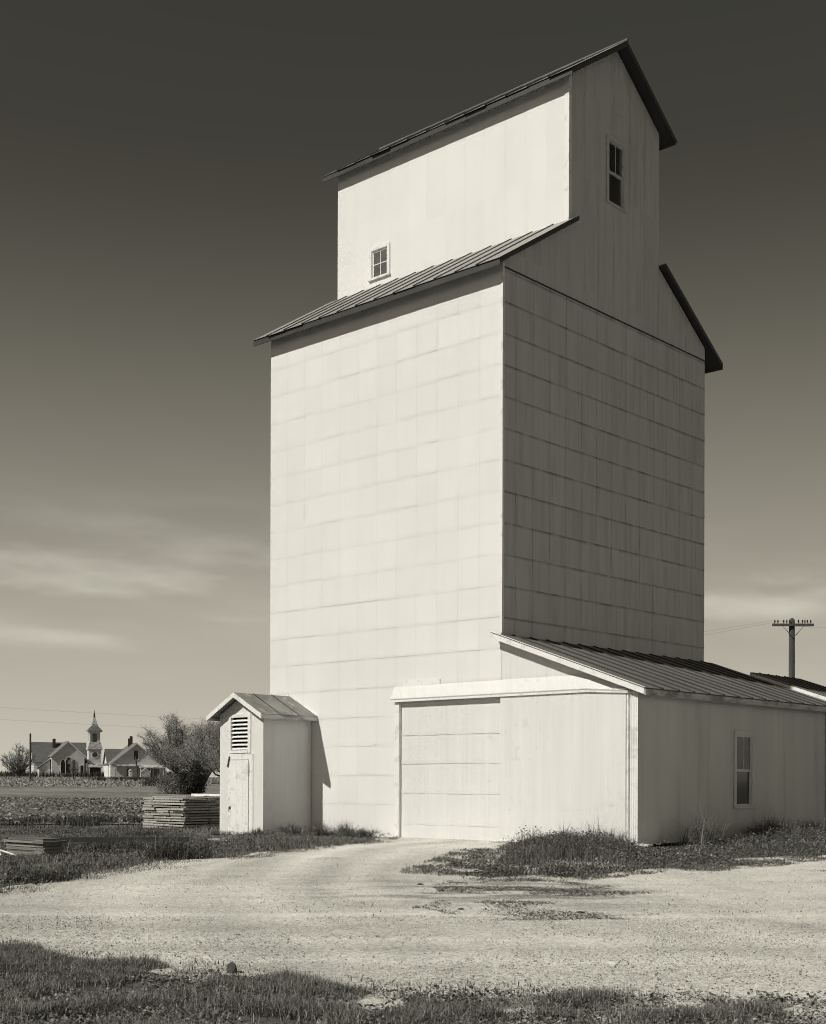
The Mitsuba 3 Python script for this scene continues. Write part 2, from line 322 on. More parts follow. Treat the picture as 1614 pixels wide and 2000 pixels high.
def corr(name, parent_key, fr, u0, u1, z0, z1, top=None, holes=(), flare=0.006, off=0.008, bsdf="siding_white", amp=0.0002, r=None, tk=1.0):
    """One corrugated sheet on the plane of frame fr=(O,U,N): vertical flutes, lower edge flared over the sheet below."""
    O, U, N = [np.asarray(a, float) for a in fr]
    g = r if r is not None else rng
    n = max(2, int(round((u1 - u0) / (PITCH / 4))))
    us = np.linspace(u0, u1, n + 1)
    zt = np.full(n + 1, z1) if top is None else np.minimum(z1, top(us))
    lv = [0, .10, .55, 1.0] if z1 - z0 < 1.2 else [0, .06, .3, .55, .8, 1.0]
    zl = [z0 + (z1 - z0) * k for k in lv]
    if flare and z1 - z0 < 1.2: zl[1] = z0 + .13
    for h in holes:
        if h[0] < u1 and h[1] > u0:
            for zz in h[2:]:
                if z0 + .01 < zz < z1 - .01: zl.append(zz)
    zl = np.array(sorted(zl))
    tilt, bow, ph = g.uniform(.5, 1.6) * .0014 * tk, g.normal(0, .0018) * tk, g.uniform(0, 6.28)
    fl = flare * g.uniform(.55, 1.35); warp = g.normal(0, .0018) * tk
    P = []
    for z in zl:
        zz = np.minimum(z, zt)
        s = (zz - z0) / max(z1 - z0, 1e-6)
        d = off + amp * np.sin(us * 2 * np.pi / PITCH) + tilt * (1 - 2 * (us - u0) / (u1 - u0)) + bow * np.sin(np.pi * s) + warp * (us - u0) / (u1 - u0) * (1 - s)
        if flare:
            k = np.clip(1 - (zz - z0) / .13, 0, 1); d = d + fl * k * (.35 + 1.3 * meshkit.noise(np.stack([us * 5 + ph * 9, 0 * us + z0 * 7, 0 * us], -1), 2))
        P.append(O + us[:, None] * U + d[:, None] * N + zz[:, None] * [0, 0, 1.0])
    # a return at the lower edge gives the sheet's edge its depth
    P.insert(0, O + us[:, None] * U + 0.001 * N + (z0 + .004) * np.array([0, 0, 1.0]))
    Vv = np.vstack(P); m = n + 1; rows = len(P)
    i, j = np.meshgrid(np.arange(rows - 1), np.arange(n), indexing="ij")
    keep = np.ones_like(i, bool)
    zc = np.concatenate([[z0], (zl[:-1] + zl[1:]) / 2]); uc = (us[:-1] + us[1:]) / 2
    for h in holes:
        keep &= ~((uc[None] > h[0]) & (uc[None] < h[1]) & (zc[:, None] > h[2]) & (zc[:, None] < h[3]))
    if top is not None:
        low = np.minimum(zt[:-1], zt[1:])
        bot = np.concatenate([[z0], zl[:-1]])
        keep &= bot[:, None] < low[None] + 1e-9
    i, j = i[keep], j[keep]
    if not len(i): return None
    qd = np.stack([i * m + j, i * m + j + 1, (i + 1) * m + j + 1, (i + 1) * m + j], -1)
    if np.cross(U, [0, 0, 1.0]) @ N < 0: qd = qd[:, ::-1]
    vv, ff = Vv, np.vstack([qd[:, [0, 1, 2]], qd[:, [0, 2, 3]]])
    idx, inv = np.unique(ff, return_inverse=True)
    return put(parent_key + "__" + name, (vv[idx], inv.reshape(ff.shape)), bsdf, True)


def wall_slab(name, fr, outline, holes, thick, bsdf):
    """A wall: polygon (u,z) with openings, its outer face on the plane of the frame."""
    O, U, N = [np.asarray(a, float) for a in fr]
    poly = sg.Polygon(outline, [[(h[0], h[2]), (h[1], h[2]), (h[1], h[3]), (h[0], h[3])] for h in holes])
    m = trimesh.creation.extrude_polygon(poly, thick, engine="earcut")
    w = np.array(m.vertices)
    return put(name, (O + w[:, :1] * U + (w[:, 2:] - thick) * N + w[:, 1:2] * [0, 0, 1.0], np.array(m.faces)), bsdf)


def sash(base, fr, u0, u1, z0, z1, upper, lower, curtain=False, trim="white_trim", cas=.10, glass="window_glass"):
    """A framed window in an opening: casing (its own mesh), sashes, muntins and one pane per light."""
    O, U, N = [np.asarray(a, float) for a in fr]
    mk = lambda: MB(O, U, N)
    w = key(base)
    f = mk()
    f.box(u0 - cas, u1 + cas, .022, .05, z1, z1 + cas).box(u0 - cas, u0, .022, .047, z0, z1).box(u1, u1 + cas, .022, .047, z0, z1)
    f.box(u0 - cas - .03, u1 + cas + .03, .012, .085, z0 - .055, z0 - .002)
    f.box(u0, u0 + .02, -.045, .021, z0, z1).box(u1 - .02, u1, -.045, .021, z0, z1).box(u0 + .021, u1 - .021, -.045, .021, z1 - .02, z1).box(u0 + .021, u1 - .021, -.045, .021, z0, z0 + .02)
    scene[w] = ply(f.mesh(), trim)
    a0, a1, c0, c1 = u0 + .022, u1 - .022, z0 + .022, z1 - .022
    cm = (c0 + c1) / 2
    parts = [(c0, c1, upper, -.02)] if lower is None else [(cm, c1, upper, -.005), (c0, cm, lower, -.028)]
    for (b0, b1, (nc, nr), dn) in parts:
        st = .036
        s = mk()
        s.box(a0, a0 + st, dn - .012, dn + .012, b0, b1).box(a1 - st, a1, dn - .012, dn + .012, b0, b1)
        s.box(a0 + st, a1 - st, dn - .012, dn + .012, b1 - st, b1).box(a0 + st, a1 - st, dn - .012, dn + .012, b0, b0 + st)
        ga, gb, gc, gd = a0 + st, a1 - st, b0 + st, b1 - st
        for k in range(1, nc):
            x = ga + (gb - ga) * k / nc; s.box(x - .013, x + .013, dn - .010, dn + .010, gc, gd)
        for k in range(1, nr):
            z = gc + (gd - gc) * k / nr
            for c in range(nc): s.box(ga + (gb - ga) * c / nc + .014 * (c > 0), ga + (gb - ga) * (c + 1) / nc - .014 * (c < nc - 1), dn - .010, dn + .010, z - .013, z + .013)
        s.to(w + "__sash", trim)
        for c in range(nc):
            for rr in range(nr):
                x0, x1 = ga + (gb - ga) * c / nc, ga + (gb - ga) * (c + 1) / nc
                y0, y1 = gc + (gd - gc) * rr / nr, gc + (gd - gc) * (rr + 1) / nr
                pane = mk().add([[x0, dn, y0], [x1, dn, y0], [x1, dn, y1], [x0, dn, y1]], [[0, 1, 2, 3]])
                pane.to(w + "__pane", ("dusty_glass" if b0 == cm else "dark_glass") if curtain else glass)
    if curtain:
        mk().box(a0, a1, -.062, -.056, cm - .03, c1).to(w + '__shade', 'shade_cloth')
        mk().box(a0 - .015, a1 + .015, -.16, -.15, c0 - .01, c1).to(w + '__dark_backing', 'black_gap')  # added black sheet standing in for the unlit room behind the panes
    return w


def roof_sheets(parent, P0, A, B, count, skew=None, ribs=True, bsdf="roof_metal", rib="roof_rib", jitter=.03, rib_h=.020, rib_w=.055, lift=.012):
    """Roofing sheets side by side along A (eave direction), running up B from the eave corner P0; each sheet carries the rib at its edge."""
    P0, A, B = [np.asarray(a, float) for a in (P0, A, B)]
    La, Lb = np.linalg.norm(A), np.linalg.norm(B)
    a, b = A / La, B / Lb
    nrm = np.cross(a, b); nrm *= np.sign(nrm[2])
    w = La / count
    for k in range(count):
        j = rng.normal(0, jitter); s0 = -abs(j)
        m = MB(P0 + a * w * k, a, b, nrm)
        hz = lift + rng.uniform(0, .006)
        m.box(.001, w - .001, s0, Lb, hz - .008, hz)
        nm = m.to(parent + "__roof_sheet", bsdf)
        if ribs and k:
            r = MB(P0 + a * w * k, a, b, nrm)
            h = rib_w / 2
            r.prism([(-h, hz + .001), (h, hz + .001), (h * .45, hz + rib_h), (-h * .45, hz + rib_h)], 1, s0 - .01, Lb)
            r.to(parent + "__roof_rib", rib)


# ------------------------------------------------------------------ the grain elevator
EL = thing("grain_elevator", "tall white grain elevator clad in corrugated metal with a gabled headhouse on top", "grain elevator")
FA = ((0, 0, 0), (1, 0, 0), (0, -1, 0))          # front wall: u = x
FB = ((0, 0, 0), (0, 1, 0), (1, 0, 0))           # end wall: u = y
XL, WB = -9.03, 10.385
HX, HY0, HY1 = -9.11, 2.93, 7.62
Z0, ZS = 0.0968, 0.8257
roofA = lambda y: 15.31 + .628 * np.asarray(y)             # near slope of the main roof (top face)
roofB = lambda y: 22.17 - .636 * np.asarray(y)             # far slope
hroofA = lambda y: 19.345 + .683 * np.asarray(y); hroofB = lambda y: 26.60 - .685 * np.asarray(y)
WIN_H = (-7.56, -6.88, 17.42, 18.29)
WIN_E = (4.86, 5.65, 18.29, 20.10)
wall_slab(EL + "__front_wall", FA, [(XL, -.4), (0, -.4), (0, 15.17), (XL, 15.17)], [], .12, "siding_white")
tag(EL + "__front_wall", "sunlit white front wall of lapped corrugated sheets")
cols = np.append(XL + np.arange(12) * .7525, -.0)
for k in range(-1, 18):
    z0, z1 = Z0 + ZS * k, min(Z0 + ZS * (k + 1) + .05, 15.17)
    for c in range(12):
        if cols[c + 1] > -3.4 and z0 < 3.4: continue          # behind the door
        corr("siding_sheet", EL + "__front_wall", FA, cols[c] + (.003 if c else 0), cols[c + 1] - (.003 if c < 11 else 0), max(z0, -.3), z1, flare=.0035 + .003 * (k < 9), bsdf="siding_white")
end_outline = [(.02, -.4), (WB, -.4), (WB, roofB(WB) - .14), (HY1, roofB(HY1) - .14), (HY1, hroofB(HY1) - .13), (5.303, 22.835), (HY0, hroofA(HY0) - .13), (HY0, roofA(HY0) - .14), (.02, 15.18)]
wall_slab(EL + "__end_wall", FB, end_outline, [WIN_E], .12, "siding_stained_shaded")
tag(EL + "__end_wall", "shaded grey-looking end wall of lapped sheets rising into the headhouse gable")
cb = np.concatenate([[0.0], .56 + np.arange(13) * .7525, [WB]])
for k in range(6, 18):
    z0, z1 = Z0 + ZS * k, Z0 + ZS * (k + 1) + .05
    for c in range(len(cb) - 1):
        corr("siding_sheet", EL + "__end_wall", FB, cb[c] + .004, cb[c + 1] - .004, z0, min(z1, 15.04) if k == 17 else z1, flare=.009, bsdf="siding_stained_shaded")
tops = lambda y: np.where((y > HY0) & (y < HY1), np.minimum(hroofA(y), hroofB(y)) - .15, np.where(y <= HY0, roofA(y) - .16, roofB(y) - .16))
breaks = [0.0, .75, 1.5, 2.25, HY0, 3.68, 4.4, 5.15, 5.96, 6.79, HY1, 8.4, 9.2, 9.8, WB]
for c in range(len(breaks) - 1):
    a, b = breaks[c] + .007, breaks[c + 1] - .007
    zt = float(np.max(tops(np.linspace(a, b, 9))))
    cuts = [15.02]
    if HY0 <= breaks[c] < HY1: cuts += [17.1 + .5 * (c % 3), 19.9 + .55 * ((c * 2) % 3)]
    cuts = [z for z in cuts if z < zt - .2] + [zt]
    for z0, z1 in zip(cuts[:-1], cuts[1:]):
        corr("siding_sheet", EL + "__end_wall", FB, a, b, z0, z1 + (.04 if z1 < zt else 0), top=tops, holes=[WIN_E], flare=.014 if z0 == 15.02 else .006, bsdf="siding_stained_shaded")
# walls out of view
MB().box(XL, XL + .12, .13, WB - .13, -.4, 15.15).prism([(.02, 15.16), (WB - .02, 15.16), (HY1, 17.0), (HY0, 17.0)], 0, XL, XL + .12).to(EL + "__rear_end_wall", "siding_plain")
MB().box(XL, -.125, WB - .12, WB, -.4, 15.15).to(EL + "__back_wall", "siding_plain")
# headhouse
FH = ((0, HY0, 0), (1, 0, 0), (0, -1, 0))
wall_slab(EL + "__headhouse_wall", FH, [(HX, 16.9), (-.121, 16.9), (-.121, 21.24), (HX, 21.24)], [WIN_H], .12, "siding_white")
tag(EL + "__headhouse_wall", "brightest white headhouse side wall above the main roof")
hc = np.append(HX + np.arange(11) * .765, -.12)
for c in range(len(hc) - 1):
    seg = [(17.08, 21.25)] if hc[c] < -1.6 else [(17.08, 18.1), (18.07, 21.25)]
    for z0, z1 in seg:
        corr("siding_sheet", EL + "__headhouse_wall", FH, hc[c] + .003, hc[c + 1] - .003, z0, z1, holes=[WIN_H], flare=0, bsdf="siding_white")
MB().box(HX, -.121, HY1 - .12, HY1, 16.9, 21.24).to(EL + "__headhouse_back_wall", "siding_plain")
MB().box(HX, HX + .12, HY0 + .121, HY1 - .121, 16.9, 21.24).prism([(HY0 + .02, 21.245), (HY1 - .02, 21.245), (5.3, 22.8)], 0, HX, HX + .12).to(EL + "__headhouse_rear_wall", "siding_plain")
MB().box(-.12, .018, HY0 - .03, HY0 + .0, 17.0, 21.22).box(.018, .03, HY0 - .03, HY0 + .10, 17.2, 21.22).to(EL + "__corner_trim", "white_trim")
MB().box(-.03, .02, -.028, -.001, 5.45, 15.1).box(.02, .032, -.028, .05, 5.45, 15.1).to(EL + "__corner_trim", "white_trim")
MB().box(.012, .036, .03, WB - .02, 14.99, 15.025).to(EL + "__belt_lap", "dark_trim")
sash(EL + "__headhouse_window", FH, *WIN_H, (2, 2), None, glass="dusty_glass")
tag(EL + "__headhouse_window", "small four-pane window low on the headhouse side")
sash(EL + "__gable_window", FB, *WIN_E, (2, 1), (1, 1), trim="siding_stained_shaded")
tag(EL + "__gable_window", "dark double-hung window high in the shaded gable")
# main roof: deck, sheets, fascia
x0, x1 = -9.43, .22
yA, yB = -.36, 11.15


def slope(name, parent, x0, x1, ya, yb, fn, t, bsdf):
    q = [[x0, ya, fn(ya)], [x1, ya, fn(ya)], [x1, yb, fn(yb)], [x0, yb, fn(yb)]]
    if yb < ya: q = q[::-1]
    return MB().slab(q, t).to(parent + "__" + name, bsdf)


slope("roof", EL, x0, x1, yA, HY0 - .005, roofA, .06, "dark_trim")
slope("roof", EL, x0, x1, HY1 + .08, yB, roofB, .06, "dark_trim")
MB().slab([[.032, HY0, roofA(HY0)], [x1, HY0, roofA(HY0)], [x1, 3.14, roofA(3.14)], [.032, 3.14, roofA(3.14)]], .06).to(EL + "__roof", "dark_trim")
r1 = EL + "__roof"
roof_sheets(r1, (x0, yA - .03, roofA(yA - .03)), (x1 - x0, 0, 0), (0, HY0 + .02 - yA, roofA(HY0 + .02) - roofA(yA)), 13, jitter=.025, rib_w=.10, rib_h=.026)
roof_sheets(EL + "__roof_001", (x0, yB + .03, roofB(yB + .03)), (x1 - x0, 0, 0), (0, HY1 + .06 - yB - .03, roofB(HY1 + .06) - roofB(yB + .03)), 13)
MB().box(x0 + .02, x1 - .01, yA - .028, yA - .001, roofA(yA) - .19, roofA(yA) - .045).to(EL + "__eave_board", "dark_trim")
MB().box(x0 + .02, x1 - .01, yB + .001, yB + .028, roofB(yB) - .19, roofB(yB) - .03).to(EL + "__eave_board", "dark_trim")


def rake(parent, x, ya, yb, fn, h, bsdf, w=.03):
    return MB().hexa([[x, ya, fn(ya) - h], [x + w, ya, fn(ya) - h], [x + w, yb, fn(yb) - h], [x, yb, fn(yb) - h], [x, ya, fn(ya) - .012], [x + w, ya, fn(ya) - .012], [x + w, yb, fn(yb) - .012], [x, yb, fn(yb) - .012]]).to(parent + "__rake_board", bsdf)


rake(EL, x1 - .028, yA, 3.14, roofA, .13, "dark_trim"); rake(EL, x1 - .028, HY1 + .1, yB, roofB, .13, "dark_trim")
# soffits and rafters seen from below
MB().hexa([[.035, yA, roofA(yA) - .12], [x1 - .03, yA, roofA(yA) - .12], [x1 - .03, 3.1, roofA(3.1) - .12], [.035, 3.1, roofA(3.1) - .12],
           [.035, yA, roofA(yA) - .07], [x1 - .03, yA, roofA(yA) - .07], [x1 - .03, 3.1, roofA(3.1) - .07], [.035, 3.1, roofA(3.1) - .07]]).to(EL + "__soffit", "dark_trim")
# headhouse roof
hx0, hx1, hA, hB, hR = -9.52, .36, 2.62, 7.98, 5.303
slope("headhouse_roof", EL, hx0, hx1, hA, hR, hroofA, .06, "dark_trim")
slope("headhouse_roof", EL, hx0, hx1, hR, hB, hroofB, .06, "dark_trim")
roof_sheets(EL + "__headhouse_roof", (hx0, hA - .03, hroofA(hA - .03)), (hx1 - hx0, 0, 0), (0, hR - hA + .03, hroofA(hR) - hroofA(hA - .03)), 13, jitter=.05, lift=.02)
roof_sheets(EL + "__headhouse_roof_001", (hx0, hB + .03, hroofB(hB + .03)), (hx1 - hx0, 0, 0), (0, hR - hB - .03, hroofB(hR) - hroofB(hB + .03)), 13, jitter=.05, bsdf="roof_dark")
MB().box(hx0 + .02, hx1 - .01, hA - .028, hA - .001, hroofA(hA) - .18, hroofA(hA) - .04).to(EL + "__eave_board", "dark_trim")
MB().box(hx0 + .02, hx1 - .01, hB + .001, hB + .028, hroofB(hB) - .18, hroofB(hB) - .04).to(EL + "__eave_board", "dark_trim")
rake(EL, hx1 - .028, hA, hR, hroofA, .15, "dark_trim"); rake(EL, hx1 - .028, hR, hB, hroofB, .15, "dark_trim")
MB().tube([[hx0, hR, hroofA(hR) + .04], [hx1 + .02, hR, hroofA(hR) + .04]], .045, 8).to(EL + "__ridge_cap", "roof_dark")

# sliding doors and the hood over their rail
ltr = lambda x: 5.405 - .3554 * np.asarray(x)             # top face of the lean-to roof
DL_ = EL + "__sliding_door"
MB().box(-3.50, .085, -.03, -.001, -.12, 3.80).to(DL_, "siding_plain"); used[DL_] = 0
tag(DL_, "left sliding door leaf with lapped bands of sheet")
zb = [-.12, .378, 1.234, 2.05, 2.835, 3.69]
dc = [-3.5, -2.61, -1.852, -1.115, -.364, .085]
FD = ((0, -.031, 0), (1, 0, 0), (0, -1, 0))
for k in range(5):
    for c in range(5):
        corr("door_sheet", DL_, FD, dc[c] + .002, dc[c + 1] - .002, zb[k], zb[k + 1] + .04, flare=.012, bsdf="siding_plain", off=.006, amp=.0012)
MB().box(.09, 3.93, -.155, -.12, .09, 3.82).to(DL_ + "_001", "siding_plain")
tag(DL_ + "_001", "right sliding door leaf of tall vertical sheets")
FD2 = ((0, -.156, 0), (1, 0, 0), (0, -1, 0))
dc = [.09, .89, 1.60, 2.37, 3.11, 3.93]
for c in range(5):
    for z0, z1 in ((.09, .88 + .12 * (c in (0, 4))), (.86 + .12 * (c in (0, 4)), 3.8)):
        corr("door_sheet", DL_ + "_001", FD2, dc[c] + .002, dc[c + 1] - .002, z0, z1, flare=.002, bsdf="siding_plain", off=.006, amp=.0012)
MB().box(.09, 3.93, -.17, -.121, .02, .085).to(DL_ + "_001__bottom_rail", "white_trim")
MB().box(-3.68, -3.52, -.13, -.03, -.15, 3.80).to(EL + "__door_post", "white_trim")
hood = MB()
hz = lambda x: ltr(x) - .17
# full width up to where the lean-to rake comes down over it, then its back edge follows the underside of that roof
hood.hexa([[-3.74, -.215, 3.83], [2.8, -.215, 3.83], [2.8, -.03, 4.18], [-3.74, -.03, 4.18], [-3.77, -.23, 3.86], [2.8, -.23, 3.86], [2.8, -.03, 4.22], [-3.77, -.03, 4.22]])
hood.hexa([[2.8, -.215, 3.83], [4.02, -.215, 3.72], [4.02, -.03, 3.70], [2.8, -.03, 4.18], [2.8, -.23, 3.86], [4.02, -.23, 3.76], [4.02, -.03, 3.80], [2.8, -.03, 4.22]])
hood.to(EL + "__door_hood", "siding_plain")
tag(EL + "__door_hood", "white sloping hood over the door rail")
MB().box(-3.72, 2.8, -.212, -.18, 3.77, 3.826).hexa([[2.8, -.212, 3.77], [4.0, -.212, 3.70], [4.0, -.18, 3.70], [2.8, -.18, 3.77], [2.8, -.212, 3.826], [4.0, -.212, 3.72], [4.0, -.18, 3.72], [2.8, -.18, 3.826]]).to(EL + "__door_rail", "white_trim")
for x in np.linspace(-3.3, 3.5, 9): MB().box(x, x + .02, -.178, -.04, 3.79, 3.81).to(EL + "__hood_bracket", "iron")
MB().box(-3.45, -2.1, -.04, -.018, 4.2, 4.36).to(EL + "__patch_board", "white_trim")

# ------------------------------------------------------------------ the lean-to
LT = thing("lean_to", "low white lean-to against the elevator with a dark ribbed metal roof", "shed")
LX, LY = 4.18, 10.14
FL = ((0, 0, 0), (1, 0, 0), (0, -1, 0)); FS = ((LX, 0, 0), (0, 1, 0), (1, 0, 0))
wall_slab(LT + "__front_wall", FL, [(.01, 0), (LX, 0), (LX, ltr(LX) - .13), (.01, ltr(.01) - .13)], [], .10, "siding_plain")
tag(LT + "__front_wall", "narrow sunlit gable front beside the sliding door")
for c, (a, b) in enumerate(((.012, .76), (.76, 1.52), (1.52, 2.28), (2.28, 3.04), (3.04, 3.97))):
    corr("siding_sheet", LT + "__front_wall", FL, a, b - .003, 3.4, 5.3, top=lambda x: ltr(x) - .14, flare=0, bsdf="siding_plain")
# corner sheet with deep flutes, no smaller sampling
P_ = PITCH; PITCH = .066
MB().box(3.95, 3.99, -.16, -.001, .1, 3.70).to(LT + "__door_stop", "white_trim")
MB().box(3.991, 4.235, -.082, -.001, .1, 3.72).to(LT + "__corner_furring", "siding_drab")
corr("corner_sheet", LT + "__front_wall", ((0, -.083, 0), (1, 0, 0), (0, -1, 0)), 3.992, 4.245, .12, 3.75, top=lambda x: ltr(x) - .14, flare=0, bsdf="white_trim", amp=.022, off=.026)
PITCH = P_
WIN_L = (4.74, 5.60, .93, 2.84)
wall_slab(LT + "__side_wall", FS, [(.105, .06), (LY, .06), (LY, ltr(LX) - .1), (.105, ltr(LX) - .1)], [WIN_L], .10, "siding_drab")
tag(LT + "__side_wall", "shaded side wall with faint streaks and one window")
lc = np.append(np.arange(14) * .7525, LY); lc[0] = .012
for c in range(14):
    for z0, z1 in ((.06, .82 + .05 * (c % 3)), (.80 + .05 * (c % 3), ltr(LX) - .1)):
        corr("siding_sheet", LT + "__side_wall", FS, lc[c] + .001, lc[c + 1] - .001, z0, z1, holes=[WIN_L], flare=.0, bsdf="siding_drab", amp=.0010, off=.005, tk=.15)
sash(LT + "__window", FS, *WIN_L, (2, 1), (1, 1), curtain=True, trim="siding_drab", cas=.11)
MB().box(0.012, LX - .105, LY - .1, LY, 0, 3.75).prism([(.012, 3.755), (LX - .01, 3.755), (.012, ltr(0) - .14)], 1, LY - .1, LY).to(LT + "__rear_wall", "siding_plain")
rx0, rx1, ry0, ry1 = .012, 4.53, -.30, 10.88
MB().slab([[rx0, ry0, ltr(rx0)], [rx1, ry0, ltr(rx1)], [rx1, ry1, ltr(rx1)], [rx0, ry1, ltr(rx0)]], .05).slab([[-.13, ry0, ltr(-.13)], [rx0, ry0, ltr(rx0)], [rx0, -.05, ltr(rx0)], [-.13, -.05, ltr(-.13)]], .05).to(LT + "__roof", "roof_dark")
roof_sheets(LT + "__roof", (rx1 + .02, ry0, ltr(rx1 + .02)), (0, ry1 - ry0, 0), (rx0 + .012 - rx1 - .02, 0, ltr(rx0 + .012) - ltr(rx1 + .02)), 15, bsdf="roof_dark", jitter=.012, rib_w=.09, rib_h=.030)
MB().hexa([[-.12, ry0 - .026, ltr(-.12) - .15], [rx1, ry0 - .026, ltr(rx1) - .15], [rx1, ry0 - .001, ltr(rx1) - .15], [-.12, ry0 - .001, ltr(-.12) - .15],
           [-.12, ry0 - .026, ltr(-.12) - .015], [rx1, ry0 - .026, ltr(rx1) - .015], [rx1, ry0 - .001, ltr(rx1) - .015], [-.12, ry0 - .001, ltr(-.12) - .015]]).to(LT + "__rake_board", "white_trim")
MB().hexa([[-.13, ry0 - .03, ltr(-.13) + .012], [rx1 + .02, ry0 - .03, ltr(rx1 + .02) + .012], [rx1 + .02, ry0 + .03, ltr(rx1 + .02) + .016], [-.13, ry0 + .03, ltr(-.13) + .016],
           [-.13, ry0 - .03, ltr(-.13) + .026], [rx1 + .02, ry0 - .03, ltr(rx1 + .02) + .026], [rx1 + .02, ry0 + .03, ltr(rx1 + .02) + .026], [-.13, ry0 + .03, ltr(-.13) + .026]]).to(LT + "__edge_strip", "white_trim")
MB().box(rx1 + .001, rx1 + .028, ry0, ry1, ltr(rx1) - .17, ltr(rx1) - .03).to(LT + "__eave_board", "worn_trim")
MB().hexa([[.013, ry1 + .001, ltr(.013) - .14], [rx1, ry1 + .001, ltr(rx1) - .14], [rx1, ry1 + .026, ltr(rx1) - .14], [.013, ry1 + .026, ltr(.013) - .14],
           [.013, ry1 + .001, ltr(.013) - .01], [rx1, ry1 + .001, ltr(rx1) - .01], [rx1, ry1 + .026, ltr(rx1) - .01], [.013, ry1 + .026, ltr(.013) - .01]]).to(LT + "__rake_board", "white_trim")
for y in np.arange(.4, 10.0, 1.6): MB().box(LX - .25, LX - .02, y, y + .22, -.25, .058).to(LT + "__foundation_block", "worn_trim")
MB().box(3.9, 4.66, -.32, -.10, .05, .095).to(LT + "__corner_plank", "worn_trim")
tag(LT + "__corner_plank", "short grey plank jutting out at the foot of the corner")

# ------------------------------------------------------------------ rear annex behind the lean-to
AX = thing("rear_annex", "low dark-roofed annex standing behind the lean-to, partly hidden", "shed")
axr = lambda x: 5.50 - .345 * np.asarray(x)
ay0, ay1, ax0, ax1 = 10.93, 14.4, 1.34, 5.0
MB().box(1.45, 4.7, 11.15, 14.2, 0, 3.6).prism([(1.45, 3.605), (4.7, 3.605), (4.7, axr(4.7) - .13), (1.45, axr(1.45) - .13)], 1, 11.15, 14.2).to(AX + "__wall", "siding_plain")
MB().slab([[ax0, ay0, axr(ax0)], [ax1, ay0, axr(ax1)], [ax1, ay1, axr(ax1)], [ax0, ay1, axr(ax0)]], .05).to(AX + "__roof", "roof_dark")
roof_sheets(AX + "__roof", (ax1 + .02, ay0, axr(ax1 + .02)), (0, ay1 - ay0, 0), (ax0 - ax1 - .02, 0, axr(ax0) - axr(ax1 + .02)), 6, bsdf="roof_dark", jitter=.01)
MB().hexa([[ax0, ay0 - .026, axr(ax0) - .12], [ax1, ay0 - .026, axr(ax1) - .12], [ax1, ay0 - .001, axr(ax1) - .12], [ax0, ay0 - .001, axr(ax0) - .12],
           [ax0, ay0 - .026, axr(ax0) - .01], [ax1, ay0 - .026, axr(ax1) - .01], [ax1, ay0 - .001, axr(ax1) - .01], [ax0, ay0 - .001, axr(ax0) - .01]]).to(AX + "__rake_board", "white_trim")

# ------------------------------------------------------------------ the small vented shed
SH = thing("vented_shed", "small white gabled shed with a louvred vent over its narrow door", "shed")
sx0, sx1, sy = -9.10, -7.17, -1.91
sm = (sx0 + sx1) / 2
srf = lambda x: 4.115 - .535 * np.abs(np.asarray(x) - sm)
FF = ((0, sy, 0), (1, 0, 0), (0, -1, 0)); FR = ((sx1, 0, 0), (0, 1, 0), (1, 0, 0))
LV = (-8.58, -7.82, 2.46, 3.42)
wall_slab(SH + "__front_wall", FF, [(sx0, -.35), (sx1, -.35), (sx1, srf(sx1) - .09), (sm, srf(sm) - .09), (sx0, srf(sx0) - .09)], [LV], .08, "siding_plain")
wall_slab(SH + "__side_wall", FR, [(sy + .085, -.35), (-.03, -.35), (-.03, srf(sx1) - .10), (sy + .085, srf(sx1) - .10)], [], .08, "siding_plain")
tag(SH + "__side_wall", "shaded corrugated side with a patched sheet")
for a, b, z0, z1 in ((sy + .003, -1.507, .43, 3.5), (-1.505, -.79, .02, 2.49), (-1.505, -.79, 2.46, 3.5), (-.788, -.03, .43, 3.5), (sy + .003, -1.507, -.3, .45), (-.788, -.03, -.3, .45), (-1.505, -.79, -.3, .04)):
    corr("siding_sheet", SH + "__side_wall", FR, a, b, z0, min(z1, srf(sx1) - .11), flare=.0, bsdf="siding_plain", off=.008, amp=.003)
MB().box(sx0, sx0 + .08, sy + .085, -.03, -.35, srf(sx0) - .10).to(SH + "__rear_side_wall", "siding_plain")
fr = MB((0, sy, 0), (1, 0, 0), (0, -1, 0))
fr.box(LV[0] - .09, LV[0], .001, .028, LV[2] - .08, LV[3] + .09).box(LV[1], LV[1] + .12, .001, .028, LV[2] - .08, LV[3] + .09).box(LV[0] + .001, LV[1] - .001, .001, .026, LV[3], LV[3] + .09).box(LV[0] + .001, LV[1] - .001, .001, .05, LV[2] - .08, LV[2] - .01)
VT = fr.to(SH + "__vent", "white_trim")
tag(VT, "louvred vent with seven slanted slats")
for k in range(8):
    z = LV[2] + .06 + k * (LV[3] - LV[2] - .02) / 8
    MB((0, sy, 0), (1, 0, 0), (0, -1, 0)).hexa([[LV[0] + .004, .0, z - .045], [LV[1] - .004, .0, z - .045], [LV[1] - .004, -.05, z + .0], [LV[0] + .004, -.05, z + .0],
                                              [LV[0] + .004, .010, z - .035], [LV[1] - .004, .010, z - .035], [LV[1] - .004, -.045, z + .014], [LV[0] + .004, -.045, z + .014]]).to(VT + "__slat", "white_trim")
MB().box(LV[0] - .05, LV[1] + .05, sy + .22, sy + .24, LV[2] - .1, LV[3] + .1).to(SH + "__vent_backing", "black_gap")
fd = MB((0, sy, 0), (1, 0, 0), (0, -1, 0))
fd.box(-8.56, -7.78, .004, .03, -.10, 2.17)
DR = fd.to(SH + "__door", "siding_plain")
